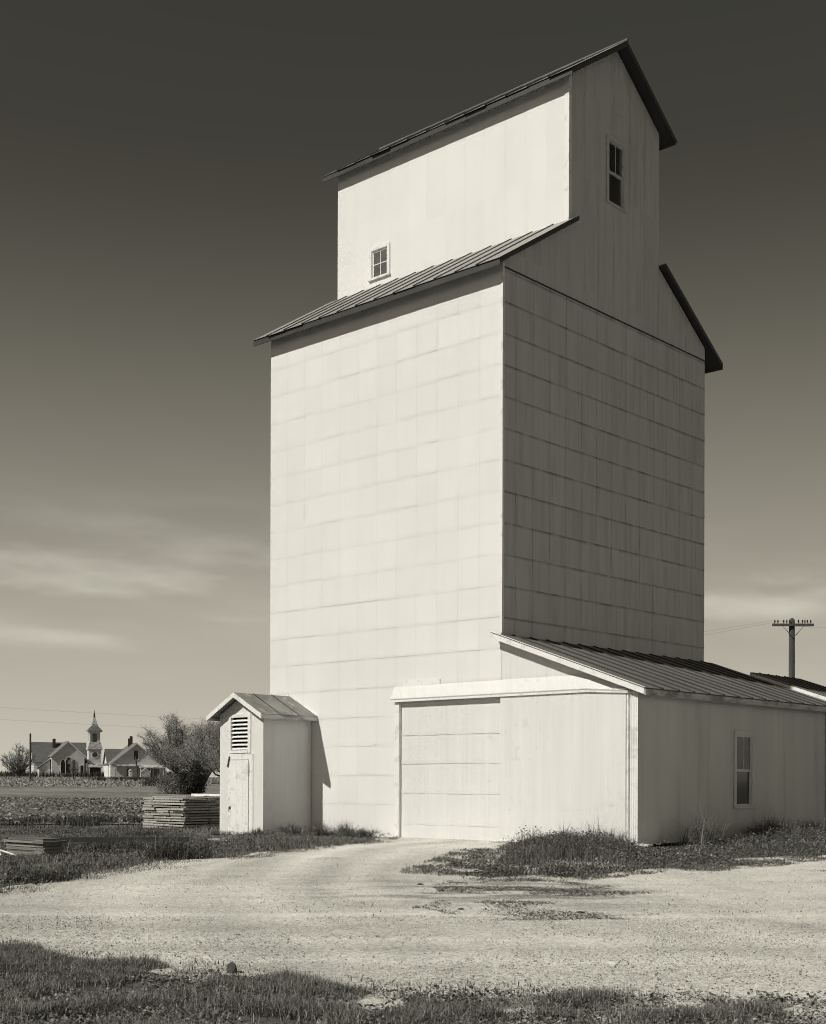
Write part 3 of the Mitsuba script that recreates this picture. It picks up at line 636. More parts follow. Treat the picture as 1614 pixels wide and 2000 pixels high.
for a, b in ((-8.555, -8.30), (-8.295, -8.04), (-8.035, -7.785)):
    MB((0, sy, 0), (1, 0, 0), (0, -1, 0)).box(a, b, .031, .042, -.09, 2.16).to(DR + "__board", "white_trim")
MB((0, sy, 0), (1, 0, 0), (0, -1, 0)).box(-8.70, -8.575, .001, .022, -.12, 2.19).box(-7.765, -7.60, .001, .022, -.12, 2.19).box(-8.70, -7.60, .001, .024, 2.192, 2.36).to(SH + "__door_frame", "white_trim")
MB((0, sy, 0), (1, 0, 0), (0, -1, 0)).hexa([[-8.72, .025, 1.98], [-8.685, .025, 1.97], [-8.60, .025, 2.28], [-8.635, .025, 2.29], [-8.72, .055, 1.98], [-8.685, .055, 1.97], [-8.60, .055, 2.28], [-8.635, .055, 2.29]]).to(DR + "__hasp", "iron")
MB((0, sy, 0), (1, 0, 0), (0, -1, 0)).box(-7.80, -7.755, .043, .055, 1.75, 2.1).to(DR + "__hinge", "worn_trim")
MB((0, sy, 0), (1, 0, 0), (0, -1, 0)).box(-8.62, -8.55, .043, .06, .74, .82).tube([[-8.60, .07, .80], [-8.58, .09, .74], [-8.60, .07, .67]], .012, 5).to(DR + "__latch", "iron")
for s in (-1, 1):
    e = sm + s * 1.215
    ov = MB().slab([[min(sm, e), -2.2, srf(sm if s > 0 else e)], [max(sm, e), -2.2, srf(e if s > 0 else sm)], [max(sm, e), -.0, srf(e if s > 0 else sm)], [min(sm, e), -.0, srf(sm if s > 0 else e)]], .05)
    rk = ov.to(SH + "__roof", "roof_felt")
    for c in range(3):
        y0, y1 = -2.2 + c * 2.2 / 3, -2.2 + (c + 1) * 2.2 / 3
        MB().slab([[min(sm, e), y0 + .012, .02 + srf(sm if s > 0 else e)], [max(sm, e), y0 + .012, .02 + srf(e if s > 0 else sm)], [max(sm, e), y1, .012 + srf(e if s > 0 else sm)], [min(sm, e), y1, .012 + srf(sm if s > 0 else e)]], .01).to(rk + "__felt_strip", "roof_felt")
    for y0 in (-2.2 + 2.2 / 3, -2.2 + 4.4 / 3):
        MB().slab([[min(sm, e), y0 - .012, .028 + srf(sm if s > 0 else e)], [max(sm, e), y0 - .012, .028 + srf(e if s > 0 else sm)], [max(sm, e), y0 + .014, .028 + srf(e if s > 0 else sm)], [min(sm, e), y0 + .014, .028 + srf(sm if s > 0 else e)]], .007).to(rk + "__seam_strip", "roof_rib")
    h = .125
    MB().hexa([[sm, -2.228, srf(sm) - h], [e, -2.228, srf(e) - h], [e, -2.201, srf(e) - h], [sm, -2.201, srf(sm) - h], [sm, -2.228, srf(sm) + .012], [e, -2.228, srf(e) + .012], [e, -2.201, srf(e) + .012], [sm, -2.201, srf(sm) + .012]]).to(SH + "__rake_board", "white_trim")
    MB().box(min(e, e + s * .025), max(e, e + s * .025), -2.2, -.01, srf(e) - .115, srf(e) - .0).to(SH + "__eave_board", "worn_trim")
    MB().hexa([[sm, -.05, srf(sm) + .03], [e, -.05, srf(e) + .03], [e, -.02, srf(e) + .03], [sm, -.02, srf(sm) + .03], [sm, -.05, srf(sm) + .10], [e, -.05, srf(e) + .05], [e, -.02, srf(e) + .05], [sm, -.02, srf(sm) + .10]]).to(SH + "__flashing", "white_trim")

# ------------------------------------------------------------------ stacked boards, planks and debris
def board(m, c, a, l, w, t, z):
    u = np.array([math.cos(a), math.sin(a)]); v = np.array([-u[1], u[0]])
    p = lambda s, t_: (c + u * s + v * t_)
    q = [p(-l / 2, -w / 2), p(l / 2, -w / 2), p(l / 2, w / 2), p(-l / 2, w / 2)]
    m.hexa([[*k, z] for k in q] + [[*k, z + t] for k in q]); return m


LS = thing("board_stack", "tall stack of weathered boards beside the small white shed", "lumber stack")
gz = float(height(-15, 1.2)) - .02
g2 = np.random.default_rng(5)
z = gz
for lay in range(12):
    t = .088 + g2.uniform(-.008, .010)
    xs = -16.66
    while xs < -14.35:                                        # boards lying front to back, ends and edges in view
        w = min(g2.uniform(.5, .95), -14.30 - xs + .01)
        if w > .12:
            j0, j1 = g2.normal(0, .035), g2.normal(0, .04)
            MB().box(xs + .006, xs + w - .006, .86 + j0, 1.9 + j1, z + .006, z + t - g2.uniform(.014, .036)).to(LS + "__board", "old_board")
            if lay % 1 == 0: MB().box(xs + .006 + g2.normal(0, .02), xs + w - .006 + g2.normal(0, .025), 1.95, 3.0 + g2.normal(0, .05), z + .006, z + t - g2.uniform(.014, .036)).to(LS + "__board", "old_board")
        xs += w
    z += t
for yy in (1.05, 1.75, 2.5): MB().box(-16.7 + .3 * yy, -14.6 + .1 * yy, yy, yy + .22, z + .003, z + .03).to(LS + "__board", "old_board")
MB().hexa([[-16.2, 2.62, z + .03], [-14.2, 2.30, z + .03], [-14.15, 2.62, z + .03], [-16.15, 2.95, z + .03], [-16.2, 2.62, z + .1], [-14.2, 2.30, z + .1], [-14.15, 2.62, z + .1], [-16.15, 2.95, z + .1]]).to(LS + "__top_plank", "white_trim")
tag(LS + "__top_plank", "pale plank lying across the top of the stack")

LS2 = thing("board_stack", "low stack of boards under a wide lid plank in the grass at the far left", "lumber stack")
gz = float(height(-3.7, -11.3)) - .03
z = gz
for lay in range(9):
    j = g2.normal(0, .02, 4)
    MB().box(-4.44 + j[0], -2.98 + j[1], -11.69 + j[2], -11.47 + j[3] * .3, z + .003, z + .034).to(LS2 + "__board", "damp_board")
    MB().box(-4.42 + j[1], -3.0 + j[2], -11.45 + j[3] * .3, -11.2 + j[1], z + .003, z + .034).to(LS2 + "__board", "damp_board")
    z += .036
MB().box(-4.52, -2.92, -11.74, -11.15, z + .01, z + .06).to(LS2 + "__lid_plank", "damp_board")
MB().box(-4.40, -3.02, -11.68, -11.2, z + .063, z + .11).to(LS2 + "__lid_plank", "damp_board")
PB = thing("dark_beam", "long dark beam lying in the grass behind the low board stack", "beam")
hb = float(height(-6.6, -8.6))
board(MB(), np.array([-6.1, -8.2]), math.radians(48), 4.4, .2, .12, hb + .14).to(PB, "dark_trim")
PB2 = thing("dark_beam", "short dark beam lying left of the low board stack", "beam")
board(MB(), np.array([-8.6, -10.9]), math.radians(44), 2.4, .2, .14, float(height(-8.6, -10.9)) + .02).to(PB2, "dark_trim")
WS = thing("white_scrap", "bent white metal scrap lying before the low board stack", "scrap")
h0 = float(height(-4, -11.9))
MB().tube([[-4.45, -11.95, h0], [-4.28, -11.95, h0 + .17], [-3.62, -11.9, h0 + .06]], .022, 5).tube([[-4.28, -11.97, h0 + .16], [-4.1, -12.0, h0 + .02]], .018, 5).to(WS, "white_trim")
SB = thing("stone_slab", "flat pale slab lying in the grass in front of the small shed", "stone")
board(MB(), np.array([-5.0, -5.4]), .6, .40, .26, .06, float(height(-5, -5.4)) + .02).to(SB, "worn_trim")
SB2 = thing("stone_slab", "pale block and strip at the foot of the elevator wall by the door post", "stone")
m = MB(); m.box(-4.35, -4.0, -.42, -.2, -.1, .10); m.box(-3.95, -3.5, -.40, -.25, -.1, .045); m.to(SB2, "white_trim")
SB3 = thing("slate_slab", "flat dark slab half buried in the left grass", "stone")
board(MB(), np.array([-2.1, -9.2]), .5, .7, .35, .07, float(height(-2.1, -9.2)) + .08).to(SB3, "old_board")


# ------------------------------------------------------------------ far buildings
def local(O, ang):
    """frame with u to the right along the front, v away from the viewer"""
    n = np.array([0.671585, -0.740927]); c, s = math.cos(ang), math.sin(ang)
    n = np.array([n[0] * c - n[1] * s, n[0] * s + n[1] * c])
    return dict(O=(O[0], O[1], O[2]), U=(-n[1], n[0], 0), V=(-n[0], -n[1], 0))


def gable_roof(fr, a0, a1, b0, b1, ze, zr, axis_, t=.18, over=.3):
    """Two slabs; ridge along v (axis 1) or along u (axis 0)."""
    out = []
    for s in (-1, 1):
        m = MB(**fr)
        if axis_ == 1:
            mid = (a0 + a1) / 2; e = a0 - over if s < 0 else a1 + over; zz = ze - (zr - ze) * over / ((a1 - a0) / 2)
            q = [[mid, b0 - over, zr], [mid, b1 + over, zr], [e, b1 + over, zz], [e, b0 - over, zz]]
        else:
            mid = (b0 + b1) / 2; e = b0 - over if s < 0 else b1 + over; zz = ze - (zr - ze) * over / ((b1 - b0) / 2)
            q = [[a0 - over, mid, zr], [a1 + over, mid, zr], [a1 + over, e, zz], [a0 - over, e, zz]]
        if np.cross(np.subtract(q[1], q[0]), np.subtract(q[2], q[0]))[2] < 0: q = q[::-1]
        out.append(m.slab(np.array(q) + [0, 0, t], t))
    return out


def arch(a0, a1, z0, z1, point=.5):
    w = (a1 - a0) / 2; c = (a0 + a1) / 2; zs = z1 - w * 1.5
    pts = [(a0, z0), (a1, z0), (a1, zs)]
    for k in range(1, 8):
        t = k / 8; pts.append((a1 - 2 * w * t, zs + (z1 - zs) * math.sin(math.pi * t) ** .8))
    return pts + [(a0, zs)]


def far_window(par, fr, poly, b, name="window", frame=.12):
    m = MB(**fr)
    P = sg.Polygon(poly)
    m.prism(P.buffer(frame, join_style=2).difference(P), 1, b - .10, b - .02)
    w = m.to(par + "__" + name, "far_white")
    MB(**fr).prism(poly, 1, b - .06, b - .03).to(w + "__pane", "dark_glass")
    return w


A25 = math.radians(21)
CH = thing("church", "white wooden church with a shingled steeple across the field", "church")
cf = local((-238.4, 142.5, 2.15), A25)
m = MB(**cf).box(-3.7, 3.6, 0, 9, -1, 5.1).prism([(-3.7, 5.1), (3.6, 5.1), (-.05, 8.35)], 1, 0, 9); m.to(CH + "__wall", "far_white")
MB(**cf).box(-7.2, 4.7, 4.6, 12.2, -1, 3.9).prism([(4.6, 3.9), (12.2, 3.9), (8.4, 8.2)], 0, -7.2, 4.7).to(CH + "__wall", "far_white")
for g_ in gable_roof(cf, -3.7, 3.6, -.1, 8, 5.1, 8.40, 1): k_ = g_.to(CH + "__roof", "far_roof")
for g_ in gable_roof(cf, -7.2, 4.7, 4.6, 12.2, 3.9, 8.25, 0): g_.to(CH + "__roof", "far_roof")
for s in (-1, 1):
    xe = -.05 + s * 4.0
    MB(**cf).hexa([[-.05, -.46, 8.2], [xe, -.46, 4.62], [xe, -.41, 4.62], [-.05, -.41, 8.2], [-.05, -.46, 8.58], [xe, -.46, 4.98], [xe, -.41, 4.98], [-.05, -.41, 8.58]]).to(CH + "__rake_board", "far_white")
MB(**cf).box(-2.75, -2.05, 7.2, 7.9, 5, 9.2).to(CH + "__chimney", "chimney_brick")
for a0, a1, z1 in ((-1.65, -.72, 4.3), (-.52, .62, 4.85), (.82, 1.65, 4.3)): far_window(CH, cf, arch(a0, a1, 1.1, z1), 0)
far_window(CH, cf, [(2.7, 1.1), (3.4, 1.1), (3.4, 2.95), (2.7, 2.95)], 0)
MB(**cf).box(-6.4, -3.9, 1.2, 4.4, -1, 2.3).prism([(-6.4, 2.3), (-3.9, 2.3), (-3.9, 4.1)], 1, 1.2, 4.4).to(CH + "__side_wing", "far_white")
MB(**cf).slab([[-6.7, .9, 2.42], [-3.75, .9, 4.45], [-3.75, 4.5, 4.45], [-6.7, 4.5, 2.42]], .16).to(CH + "__side_wing_roof", "far_roof")
tc, tw = 6.05, 1.42
tb0, tb1 = .6, .6 + 2 * tw
MB(**cf).box(tc - tw, tc + tw, tb0, tb1, -1, 6.75).to(CH + "__tower", "far_white")


def frustum(z0, w0, z1, w1, n=4):
    c = (tc, (tb0 + tb1) / 2)
    p = [[c[0] + s * w, c[1] + t * w, z] for z, w in ((z0, w0), (z1, w1)) for s, t in ((-1, -1), (1, -1), (1, 1), (-1, 1))]
    return MB(**cf).hexa(p)


TW = CH + "__tower"
frustum(6.76, 1.72, 8.4, 1.28).to(TW + "__skirt_roof", "far_shingle")
frustum(6.55, 1.6, 6.755, 1.66).to(TW + "__cornice", "far_white")
tcy = (tb0 + tb1) / 2
for s in (-1, 1):
    for t in (-1, 1): MB(**cf).box(tc + s * 1.02 - .16 * (s < 0) - .0, tc + s * 1.02 + .16 * (s > 0), tcy + t * 1.02 - .16 * (t < 0), tcy + t * 1.02 + .16 * (t > 0), 8.4, 10.75).to(TW + "__belfry_post", "far_white")
MB(**cf).box(tc - 1.02, tc - .52, tcy - 1.0, tcy - .92, 8.4, 10.75).box(tc + .52, tc + 1.02, tcy - 1.0, tcy - .92, 8.4, 10.75).box(tc - .52, tc + .52, tcy - 1.0, tcy - .92, 10.35, 10.75).box(tc - 1.0, tc - .92, tcy - .9, tcy + 1.02, 8.4, 10.75).box(tc + .92, tc + 1.0, tcy - .9, tcy + 1.02, 8.4, 10.75).box(tc - .91, tc + .91, tcy + .92, tcy + 1.0, 8.4, 10.75).to(TW + "__belfry", "far_white")
frustum(10.76, 1.62, 10.95, 1.72).to(TW + "__cornice", "far_white")
frustum(10.96, 1.72, 12.05, .78).to(TW + "__spire_skirt", "far_roof")
frustum(12.06, .80, 14.15, .22).to(TW + "__spire", "far_shingle")
frustum(14.15, .22, 15.9, .02).to(TW + "__finial", "dark_trim")
ring = sg.Point(tc, 5.45).buffer(.62); far_window(TW, cf, list(ring.exterior.coords), tb0, "round_window", .18)
MB(**cf).box(tc - 1.15, tc + 1.15, tb0 - .12, tb0 - .03, -1, 2.45).to(TW + "__doorway", "dark_trim")
MB(**cf).hexa([[tc - 1.5, tb0 - 1.1, 2.5], [tc + 1.6, tb0 - 1.1, 2.5], [tc + 1.6, tb0 - .02, 2.5], [tc - 1.5, tb0 - .02, 2.5], [tc - 1.5, tb0 - 1.1, 2.65], [tc + 1.6, tb0 - 1.1, 2.65], [tc + 1.6, tb0 - .02, 3.6], [tc - 1.5, tb0 - .02, 3.6]]).to(TW + "__porch_roof", "far_shingle")
for s in (-1.4, 1.45): MB(**cf).box(tc + s - .08, tc + s + .08, tb0 - 1.05, tb0 - .9, -1, 2.5).to(TW + "__porch_post", "far_white")

HS = thing("farmhouse", "pale gabled farmhouse with a front porch in front of the big bare trees", "house")
hf = local((-185.57, 122.91, 1.75), A25)
MB(**hf).box(-4.6, 4.7, 0, 9, -1, 3.2).prism([(-4.6, 3.2), (4.7, 3.2), (.05, 6.9)], 1, 0, 9).to(HS + "__wall", "far_white")
for g_ in gable_roof(hf, -4.6, 4.7, -.1, 8.6, 3.2, 6.95, 1, over=.35): g_.to(HS + "__roof", "far_roof")
for s in (-1, 1):
    xe = .05 + s * 5.0
    MB(**hf).hexa([[.05, -.52, 6.8], [xe, -.52, 2.85], [xe, -.46, 2.85], [.05, -.46, 6.8], [.05, -.52, 7.12], [xe, -.52, 3.15], [xe, -.46, 3.15], [.05, -.46, 7.12]]).to(HS + "__rake_board", "far_white")
MB(**hf).box(-4.75, 6.2, 3.2, 8.8, -1, 3.1).prism([(3.2, 3.1), (8.8, 3.1), (6.0, 5.8)], 0, -4.75, 6.2).to(HS + "__wall", "far_white")
for g_ in gable_roof(hf, -4.75, 6.2, 3.2, 8.8, 3.1, 5.85, 0): g_.to(HS + "__roof", "far_roof")
MB(**hf).box(-.95, -.62, 3.4, 3.8, 5, 8.0).to(HS + "__chimney", "chimney_brick")
MB(**hf).box(-.45, .05, 4.4, 4.9, 5, 8.5).to(HS + "__chimney", "chimney_brick")
far_window(HS, hf, [(-.40, 3.95), (.36, 3.95), (.36, 5.65), (-.40, 5.65)], 0)
far_window(HS, hf, [(-1.8, .75), (-1.0, .75), (-1.0, 2.2), (-1.8, 2.2)], 0)
far_window(HS, hf, [(3.35, .85), (4.4, .85), (4.4, 2.15), (3.35, 2.15)], 0)
far_window(HS, hf, [(2.5, .2), (3.1, .2), (3.1, 2.2), (2.5, 2.2)], 0, "door")
MB(**hf).slab([[.4, -1.9, 2.42], [5.1, -1.9, 2.42], [5.1, -.01, 2.95], [.4, -.01, 2.95]], .14).to(HS + "__porch_roof", "far_shingle")
for x in (.6, 2.4, 4.9): MB(**hf).box(x - .07, x + .07, -1.8, -1.66, -1, 2.3).to(HS + "__porch_post", "far_white")
MB(**hf).slab([[-4.7, -.9, 2.75], [.38, -.9, 2.75], [.38, -.01, 3.0], [-4.7, -.01, 3.0]], .12).to(HS + "__eave_skirt", "far_shingle")
MB(**hf).box(.5, 2.2, -2.7, -1.95, -1, 1.5).prism([(.4, 1.5), (2.3, 1.5), (1.35, 2.3)], 1, -2.7, -1.95).to(HS + "__porch_entry", "far_shingle")
OB = thing("outhouse", "narrow bright white outhouse at the left end of the farmhouse", "outhouse")
of = local((-184.6, 117.1, 1.7), A25)
MB(**of).box(-.55, .55, 0, 1.2, -.6, 2.75).prism([(-.55, 2.75), (.55, 2.75), (.55, 3.0), (-.55, 3.05)], 1, 0, 1.2).to(OB + "__wall", "far_white")
MB(**of).slab([[-.7, -.15, 3.15], [.7, -.15, 3.08], [.7, 1.35, 3.08], [-.7, 1.35, 3.15]], .08).to(OB + "__roof", "far_white")
MB(**of).box(-.3, .3, -.04, -.005, -.1, 2.2).to(OB + "__door", "white_trim")
WP = thing("white_post", "thick white post standing beside the leaning pole before the farmhouse", "post")
pw = local((-177.9, 116.2, 1.65), A25)
MB(**pw).box(-.28, .28, 0, .5, -.5, 1.75).prism([(-.35, 1.755), (.35, 1.755), (0, 2.15)], 1, -.06, .56).to(WP, "far_white")

# ------------------------------------------------------------------ poles and wires
UP1 = thing("utility_pole", "bare dark pole standing between the round bare tree and the church", "utility pole")
MB().tube([[-191.6, 103.95, 1.0], [-191.6, 103.95, 10.2]], [.19, .16], 8).to(UP1, "dark_wood")
UP2 = thing("utility_pole", "short dark pole leaning in front of the farmhouse", "utility pole")
MB().tube([[-176.95, 117.2, 1.0], [-177.35, 116.85, 6.0]], [.15, .12], 8).to(UP2, "dark_wood")
UP3 = thing("utility_pole", "telephone pole with a crossarm of insulators behind the lean-to roof", "utility pole")
pc = np.array([-8.0, 32.82])
MB().tube([[*pc, -.5], [*pc, 9.35], [*pc, 9.5], [*pc, 9.58]], [.17, .14, .13, .05], 10).to(UP3 + "__post", "pole_wood")
ca = np.array([.740927, .671585])
am = MB((*(pc - .18 * VIEW_AHEAD), 0), (ca[0], ca[1], 0), (VIEW_AHEAD[0], VIEW_AHEAD[1], 0))
am.box(-1.0, 1.0, -.06, .06, 9.17, 9.29).to(UP3 + "__crossarm", "pole_wood")
for s in (-1, 1):
    MB((*(pc - .26 * VIEW_AHEAD), 0), (ca[0], ca[1], 0), (VIEW_AHEAD[0], VIEW_AHEAD[1], 0)).hexa([[s * .5, 0, 9.15], [s * .54, 0, 9.18], [s * .54, .02, 9.18], [s * .5, .02, 9.15], [s * .08, 0, 8.72], [s * .12, 0, 8.70], [s * .12, .02, 8.70], [s * .08, .02, 8.72]]).to(UP3 + "__brace", "iron")
INS = (-.88, -.73, -.45, -.30, -.16, .27, .46, .58, .70, .86)
for x in INS:
    p = pc - .18 * VIEW_AHEAD + ca * x
    prof = [(0, 9.292), (.012, 9.292), (.012, 9.34), (.04, 9.34), (.045, 9.38), (.03, 9.42), (.035, 9.44), (.02, 9.475), (0, 9.475)]
    m = trimesh.creation.revolve(np.array(prof), sections=8); w = np.array(m.vertices); w[:, :2] += p
    put(UP3 + "__insulator", (w, np.array(m.faces)), "dark_glass", 40)


def wire(a, b, sag, label, group=None, r=.003):
    a, b = np.array(a, float), np.array(b, float); t = np.linspace(0, 1, 25)[:, None]
    p = a + (b - a) * t; p[:, 2] -= sag * 4 * (t * (1 - t))[:, 0]
    k = thing("utility_wire", label, "wire", group); MB().tube(p, r, 4).to(k, "iron"); used["utility_wire"] = used["utility_wire"]
    return k


wire((-62, -8, 7.55), (-18, 31.6, 4.15), .55, "upper of the two thin wires crossing the sky left of the elevator")
wire((-62, -8, 6.85), (-18, 31.6, 3.60), .55, "lower of the two thin wires crossing the sky left of the elevator")
hp = pc - .18 * VIEW_AHEAD
for j, (x, lb) in enumerate(((-.88, "thin wire running left from the crossarm end of the telephone pole"), (-.45, "second thin wire running left from the telephone pole crossarm"))):
    e = hp + ca * x
    wire((*e, 9.45), (-24 + j, 20.2, 7.2 - .5 * j), .25, lb)
e = hp + ca * .86
wire((*(hp + ca * .3), 9.15), (6.5, 44.5, 8.65), .1, "thin wire leaving the telephone pole to the right edge")
wire((-4.6, 31.9, 5.55), (8, 34, 7.1), .12, "upper of the two service wires rising right from the annex roof")
wire((-4.6, 31.9, 5.25), (8, 34, 6.75), .12, "lower of the two service wires rising right from the annex roof")


# ------------------------------------------------------------------ trees
def grow(base, H, R, seed, trunk_r, limbs=8, sub=16, twigs=4, fork=.16, twig=.02, droop=.0):
    """A short trunk that forks into rising limbs; each limb carries side branches all along, and those carry twigs."""
    g = np.random.default_rng(seed); out, tips = [], []
    B = np.array(base, float); fz = B + [g.normal(0, .02) * H, g.normal(0, .02) * H, fork * H]
    out.append((np.array([B, (B + fz) / 2 + g.normal(0, .01, 3) * H, fz]), np.array([trunk_r * 1.25, trunk_r, trunk_r * .85]), 0))
    for k in range(limbs):
        a = 2 * np.pi * (k + g.uniform(-.3, .3)) / limbs; out_ = g.uniform(.12, .98) if k else .08
        end = B + [math.cos(a) * R * out_, math.sin(a) * R * out_, H * (1.0 - .55 * out_ ** 2.2) * g.uniform(.88, 1.0)]
        n = 9; t = np.linspace(0, 1, n)[:, None]
        mid = fz + (end - fz) * .5 + np.array([math.cos(a), math.sin(a), 0]) * R * .12 * out_
        p = (1 - t) ** 2 * fz + 2 * t * (1 - t) * mid + t * t * end
        p[1:-1] += g.normal(0, .012, (n - 2, 3)) * H
        out.append((p, np.linspace(trunk_r * .55, twig * 1.1, n), 1))
        for j in range(sub):
            u = g.uniform(.18, 1.0); x = u * (n - 1); i = min(int(x), n - 2); q = p[i] + (p[i + 1] - p[i]) * (x - i)
            d = (p[i + 1] - p[i]); d /= np.linalg.norm(d)
            s = g.normal(size=3); s[2] = abs(s[2]) * .5; s /= np.linalg.norm(s)
            dd = d * .75 + s * .9; dd /= np.linalg.norm(dd)
            L = H * g.uniform(.10, .24) * (1.15 - .55 * u)
            e = q + dd * L; m_ = (q + e) / 2 + g.normal(0, .05, 3) * L + [0, 0, .06 * L]
            out.append((np.array([q, m_, e]), np.array([twig * 1.5, twig * 1.15, twig * .8]), 2)); tips += [m_, e]
            for w in range(twigs):
                v = g.uniform(.25, 1.0); q2 = q + (e - q) * v
                s2 = g.normal(size=3); s2 /= np.linalg.norm(s2); d2 = dd * .7 + s2 * .8 + [0, 0, .25]; d2 /= np.linalg.norm(d2)
                e2 = q2 + d2 * L * g.uniform(.35, .7)
                out.append((np.array([q2, e2]), np.array([twig * .8, twig * .5]), 2)); tips += [e2, (q2 + e2) / 2]
    return out, np.array(tips)


def leaf_cards(P, size, tone, seed, flat=.5, spread=.0):
    g = np.random.default_rng(seed); n = len(P)
    a = g.normal(size=(n, 3)); a /= np.linalg.norm(a, axis=1, keepdims=True)
    b = np.cross(a, g.normal(size=(n, 3))); b /= np.linalg.norm(b, axis=1, keepdims=True) + 1e-9
    s = (size * g.uniform(.6, 1.4, n))[:, None]
    c = P + g.normal(0, 1, (n, 3)) * spread
    v = np.stack([c - a * s, c + b * s * .5, c + a * s, c - b * s * .5], 1).reshape(-1, 3)
    f = (np.arange(n)[:, None] * 4 + np.array([[0, 1, 2, 3]]))
    col = np.repeat(np.clip(tone * g.uniform(.8, 1.25, n), .01, .6), 4)[:, None] * EARTH
    return v, np.vstack([f[:, [0, 1, 2]], f[:, [0, 2, 3]]]), col


def tree(name, label, base, H, R, seed, tr, leaves=0, lsize=.1, ltone=.09, lspread=.3, **k):
    t = thing(name, label, "tree")
    base = (base[0], base[1], float(height(base[0], base[1])) - .15)
    br, tips = grow(base, H, R, seed, tr, **k)
    trunk, crown = MB(), MB()
    for p, r, lev in br: (trunk if lev <= 1 else crown).tube(p, r, 5 if lev <= 1 else 3, caps=False)
    trunk.to(t + "__trunk", "bark", True); crown.to(t + "__crown", "twig")
    if leaves:
        P = tips[np.random.default_rng(seed + 1).integers(0, len(tips), leaves)]
        v, f, c = leaf_cards(P, lsize, ltone, seed + 2, spread=lspread)
        put(t + "__foliage", (v, f), "leaf", False, color=c)
    return t


tree("bare_tree", "round leafless tree with a short trunk at the far left", (-197.66, 105.2), 6.9, 3.5, 11, .26, limbs=22, sub=22, twigs=5, fork=.12, twig=.022)
tree("bare_tree", "small leafless tree in front of the church gable window", (-208.5, 124.0), 4.6, 1.8, 12, .16, limbs=8, sub=11, twigs=3, fork=.18, twig=.022)
tree("bare_tree", "thin leafless sapling in front of the church tower", (-203.2, 130.0), 4.6, 1.4, 13, .09, limbs=5, sub=8, twigs=2, fork=.25, twig=.018)
tree("bare_tree", "faint leafless tree between the church tower and the farmhouse", (-215, 139.5), 5.6, 2.0, 14, .09, limbs=6, sub=9, twigs=2, fork=.25, twig=.018)
tree("budding_tree", "tall budding tree with dark limbs behind the farmhouse", (-155.2, 108.5), 10.6, 6.4, 21, .40, leaves=32000, lsize=.065, ltone=.27, lspread=.25, limbs=22, sub=26, twigs=5, fork=.15, twig=.028)
tree("budding_tree", "dense hazy budding tree nearest the small shed", (-101.5, 75.5), 8.3, 5.6, 22, .26, leaves=46000, lsize=.045, ltone=.30, lspread=.22, limbs=24, sub=30, twigs=5, fork=.08, twig=.015)
tree("budding_tree", "broad budding tree between the tall tree and the shed", (-128.2, 93.5), 9.6, 6.0, 23, .32, leaves=42000, lsize=.055, ltone=.30, lspread=.28, limbs=22, sub=28, twigs=5, fork=.10, twig=.02)


def bush(name, label, c, rx, ry, h, n, size, tone, seed, clumps=26):
    t = thing(name, label, "bush")
    g = np.random.default_rng(seed); z0 = float(height(c[0], c[1]))
    d = g.normal(size=(clumps, 3)); d /= np.linalg.norm(d, axis=1, keepdims=True); d[:, 2] = np.abs(d[:, 2])
    cc = np.array([c[0], c[1], z0 + h * .10]) + d * g.uniform(.35, .85, (clumps, 1)) * [rx, ry, h * .85]
    P = cc[g.integers(0, clumps, n)] + g.normal(0, 1, (n, 3)) * [rx * .17, ry * .17, h * .13]
    P[:, 2] = np.maximum(P[:, 2], z0 + .03)
    v, f, col = leaf_cards(P, size, tone, seed + 1)
    put(t + "__foliage", (v, f), "leaf", False, color=col)
    s = MB()
    for k in range(14):
        q = cc[k]; b = np.array([c[0] + g.normal(0, rx * .2), c[1] + g.normal(0, ry * .2), z0 - .05]); s.tube([b, (b + q) / 2 + g.normal(0, .1, 3), q], [.05, .03, .012], 4, caps=False)
    s.to(t + "__stem", "bark")


bush("evergreen_bush", "dark dense evergreen bush behind the tall board stack", (-67.9, 43.4), 1.05, 1.2, 3.2, 13000, .075, .075, 31, 34)
bush("leafy_bush", "lighter twiggy bush left of the dark evergreen", (-70.9, 43.2), 1.2, 1.1, 2.5, 3600, .05, .22, 32)
bush("leafy_bush", "low pale bush right of the dark evergreen by the shed", (-64.6, 45.6), 1.4, 1.2, 1.7, 4500, .05, .19, 33)
bush("hedge_bush", "low dark thicket in the field in front of the farmhouse", (-111, 72.5), 4.0, 1.6, 1.2, 6000, .09, .11, 34, 40)


# ------------------------------------------------------------------ grass, weeds, stones
def blades(P, h, w, tone, seed, lean=.35, vary=.35):
    g = np.random.default_rng(seed); n = len(P)
    a = g.uniform(0, 2 * np.pi, n); side = np.stack([np.cos(a), np.sin(a), 0 * a], -1)
    b = a + g.normal(0, .6, n) + np.pi / 2; fwd = np.stack([np.cos(b), np.sin(b), 0 * b], -1)
    h = (h * g.uniform(.55, 1.35, n))[:, None]; ln = (lean * np.abs(g.normal(.6, .6, n)))[:, None]
    w = (w * g.uniform(.6, 1.3, n))[:, None]
    up = np.array([0, 0, 1.0])
    m = P + up * h * .55 + fwd * h * ln * .35; t = P + up * h * (1 - .3 * np.minimum(ln, 1.2)) + fwd * h * ln
    v = np.stack([P - side * w, P + side * w, m + side * w * .8, m - side * w * .8, t], 1).reshape(-1, 3)
    i = np.arange(n)[:, None] * 5
    f = np.vstack([i + [0, 1, 2], i + [0, 2, 3], i + [3, 2, 4]])
    c = np.clip(tone * (1 + vary * g.normal(0, 1, n)), .02, .55)
    c = np.where(g.random(n) < .06, np.clip(c * 2.4, 0, .5), c)
    return v, f, np.repeat(c, 5)[:, None] * EARTH


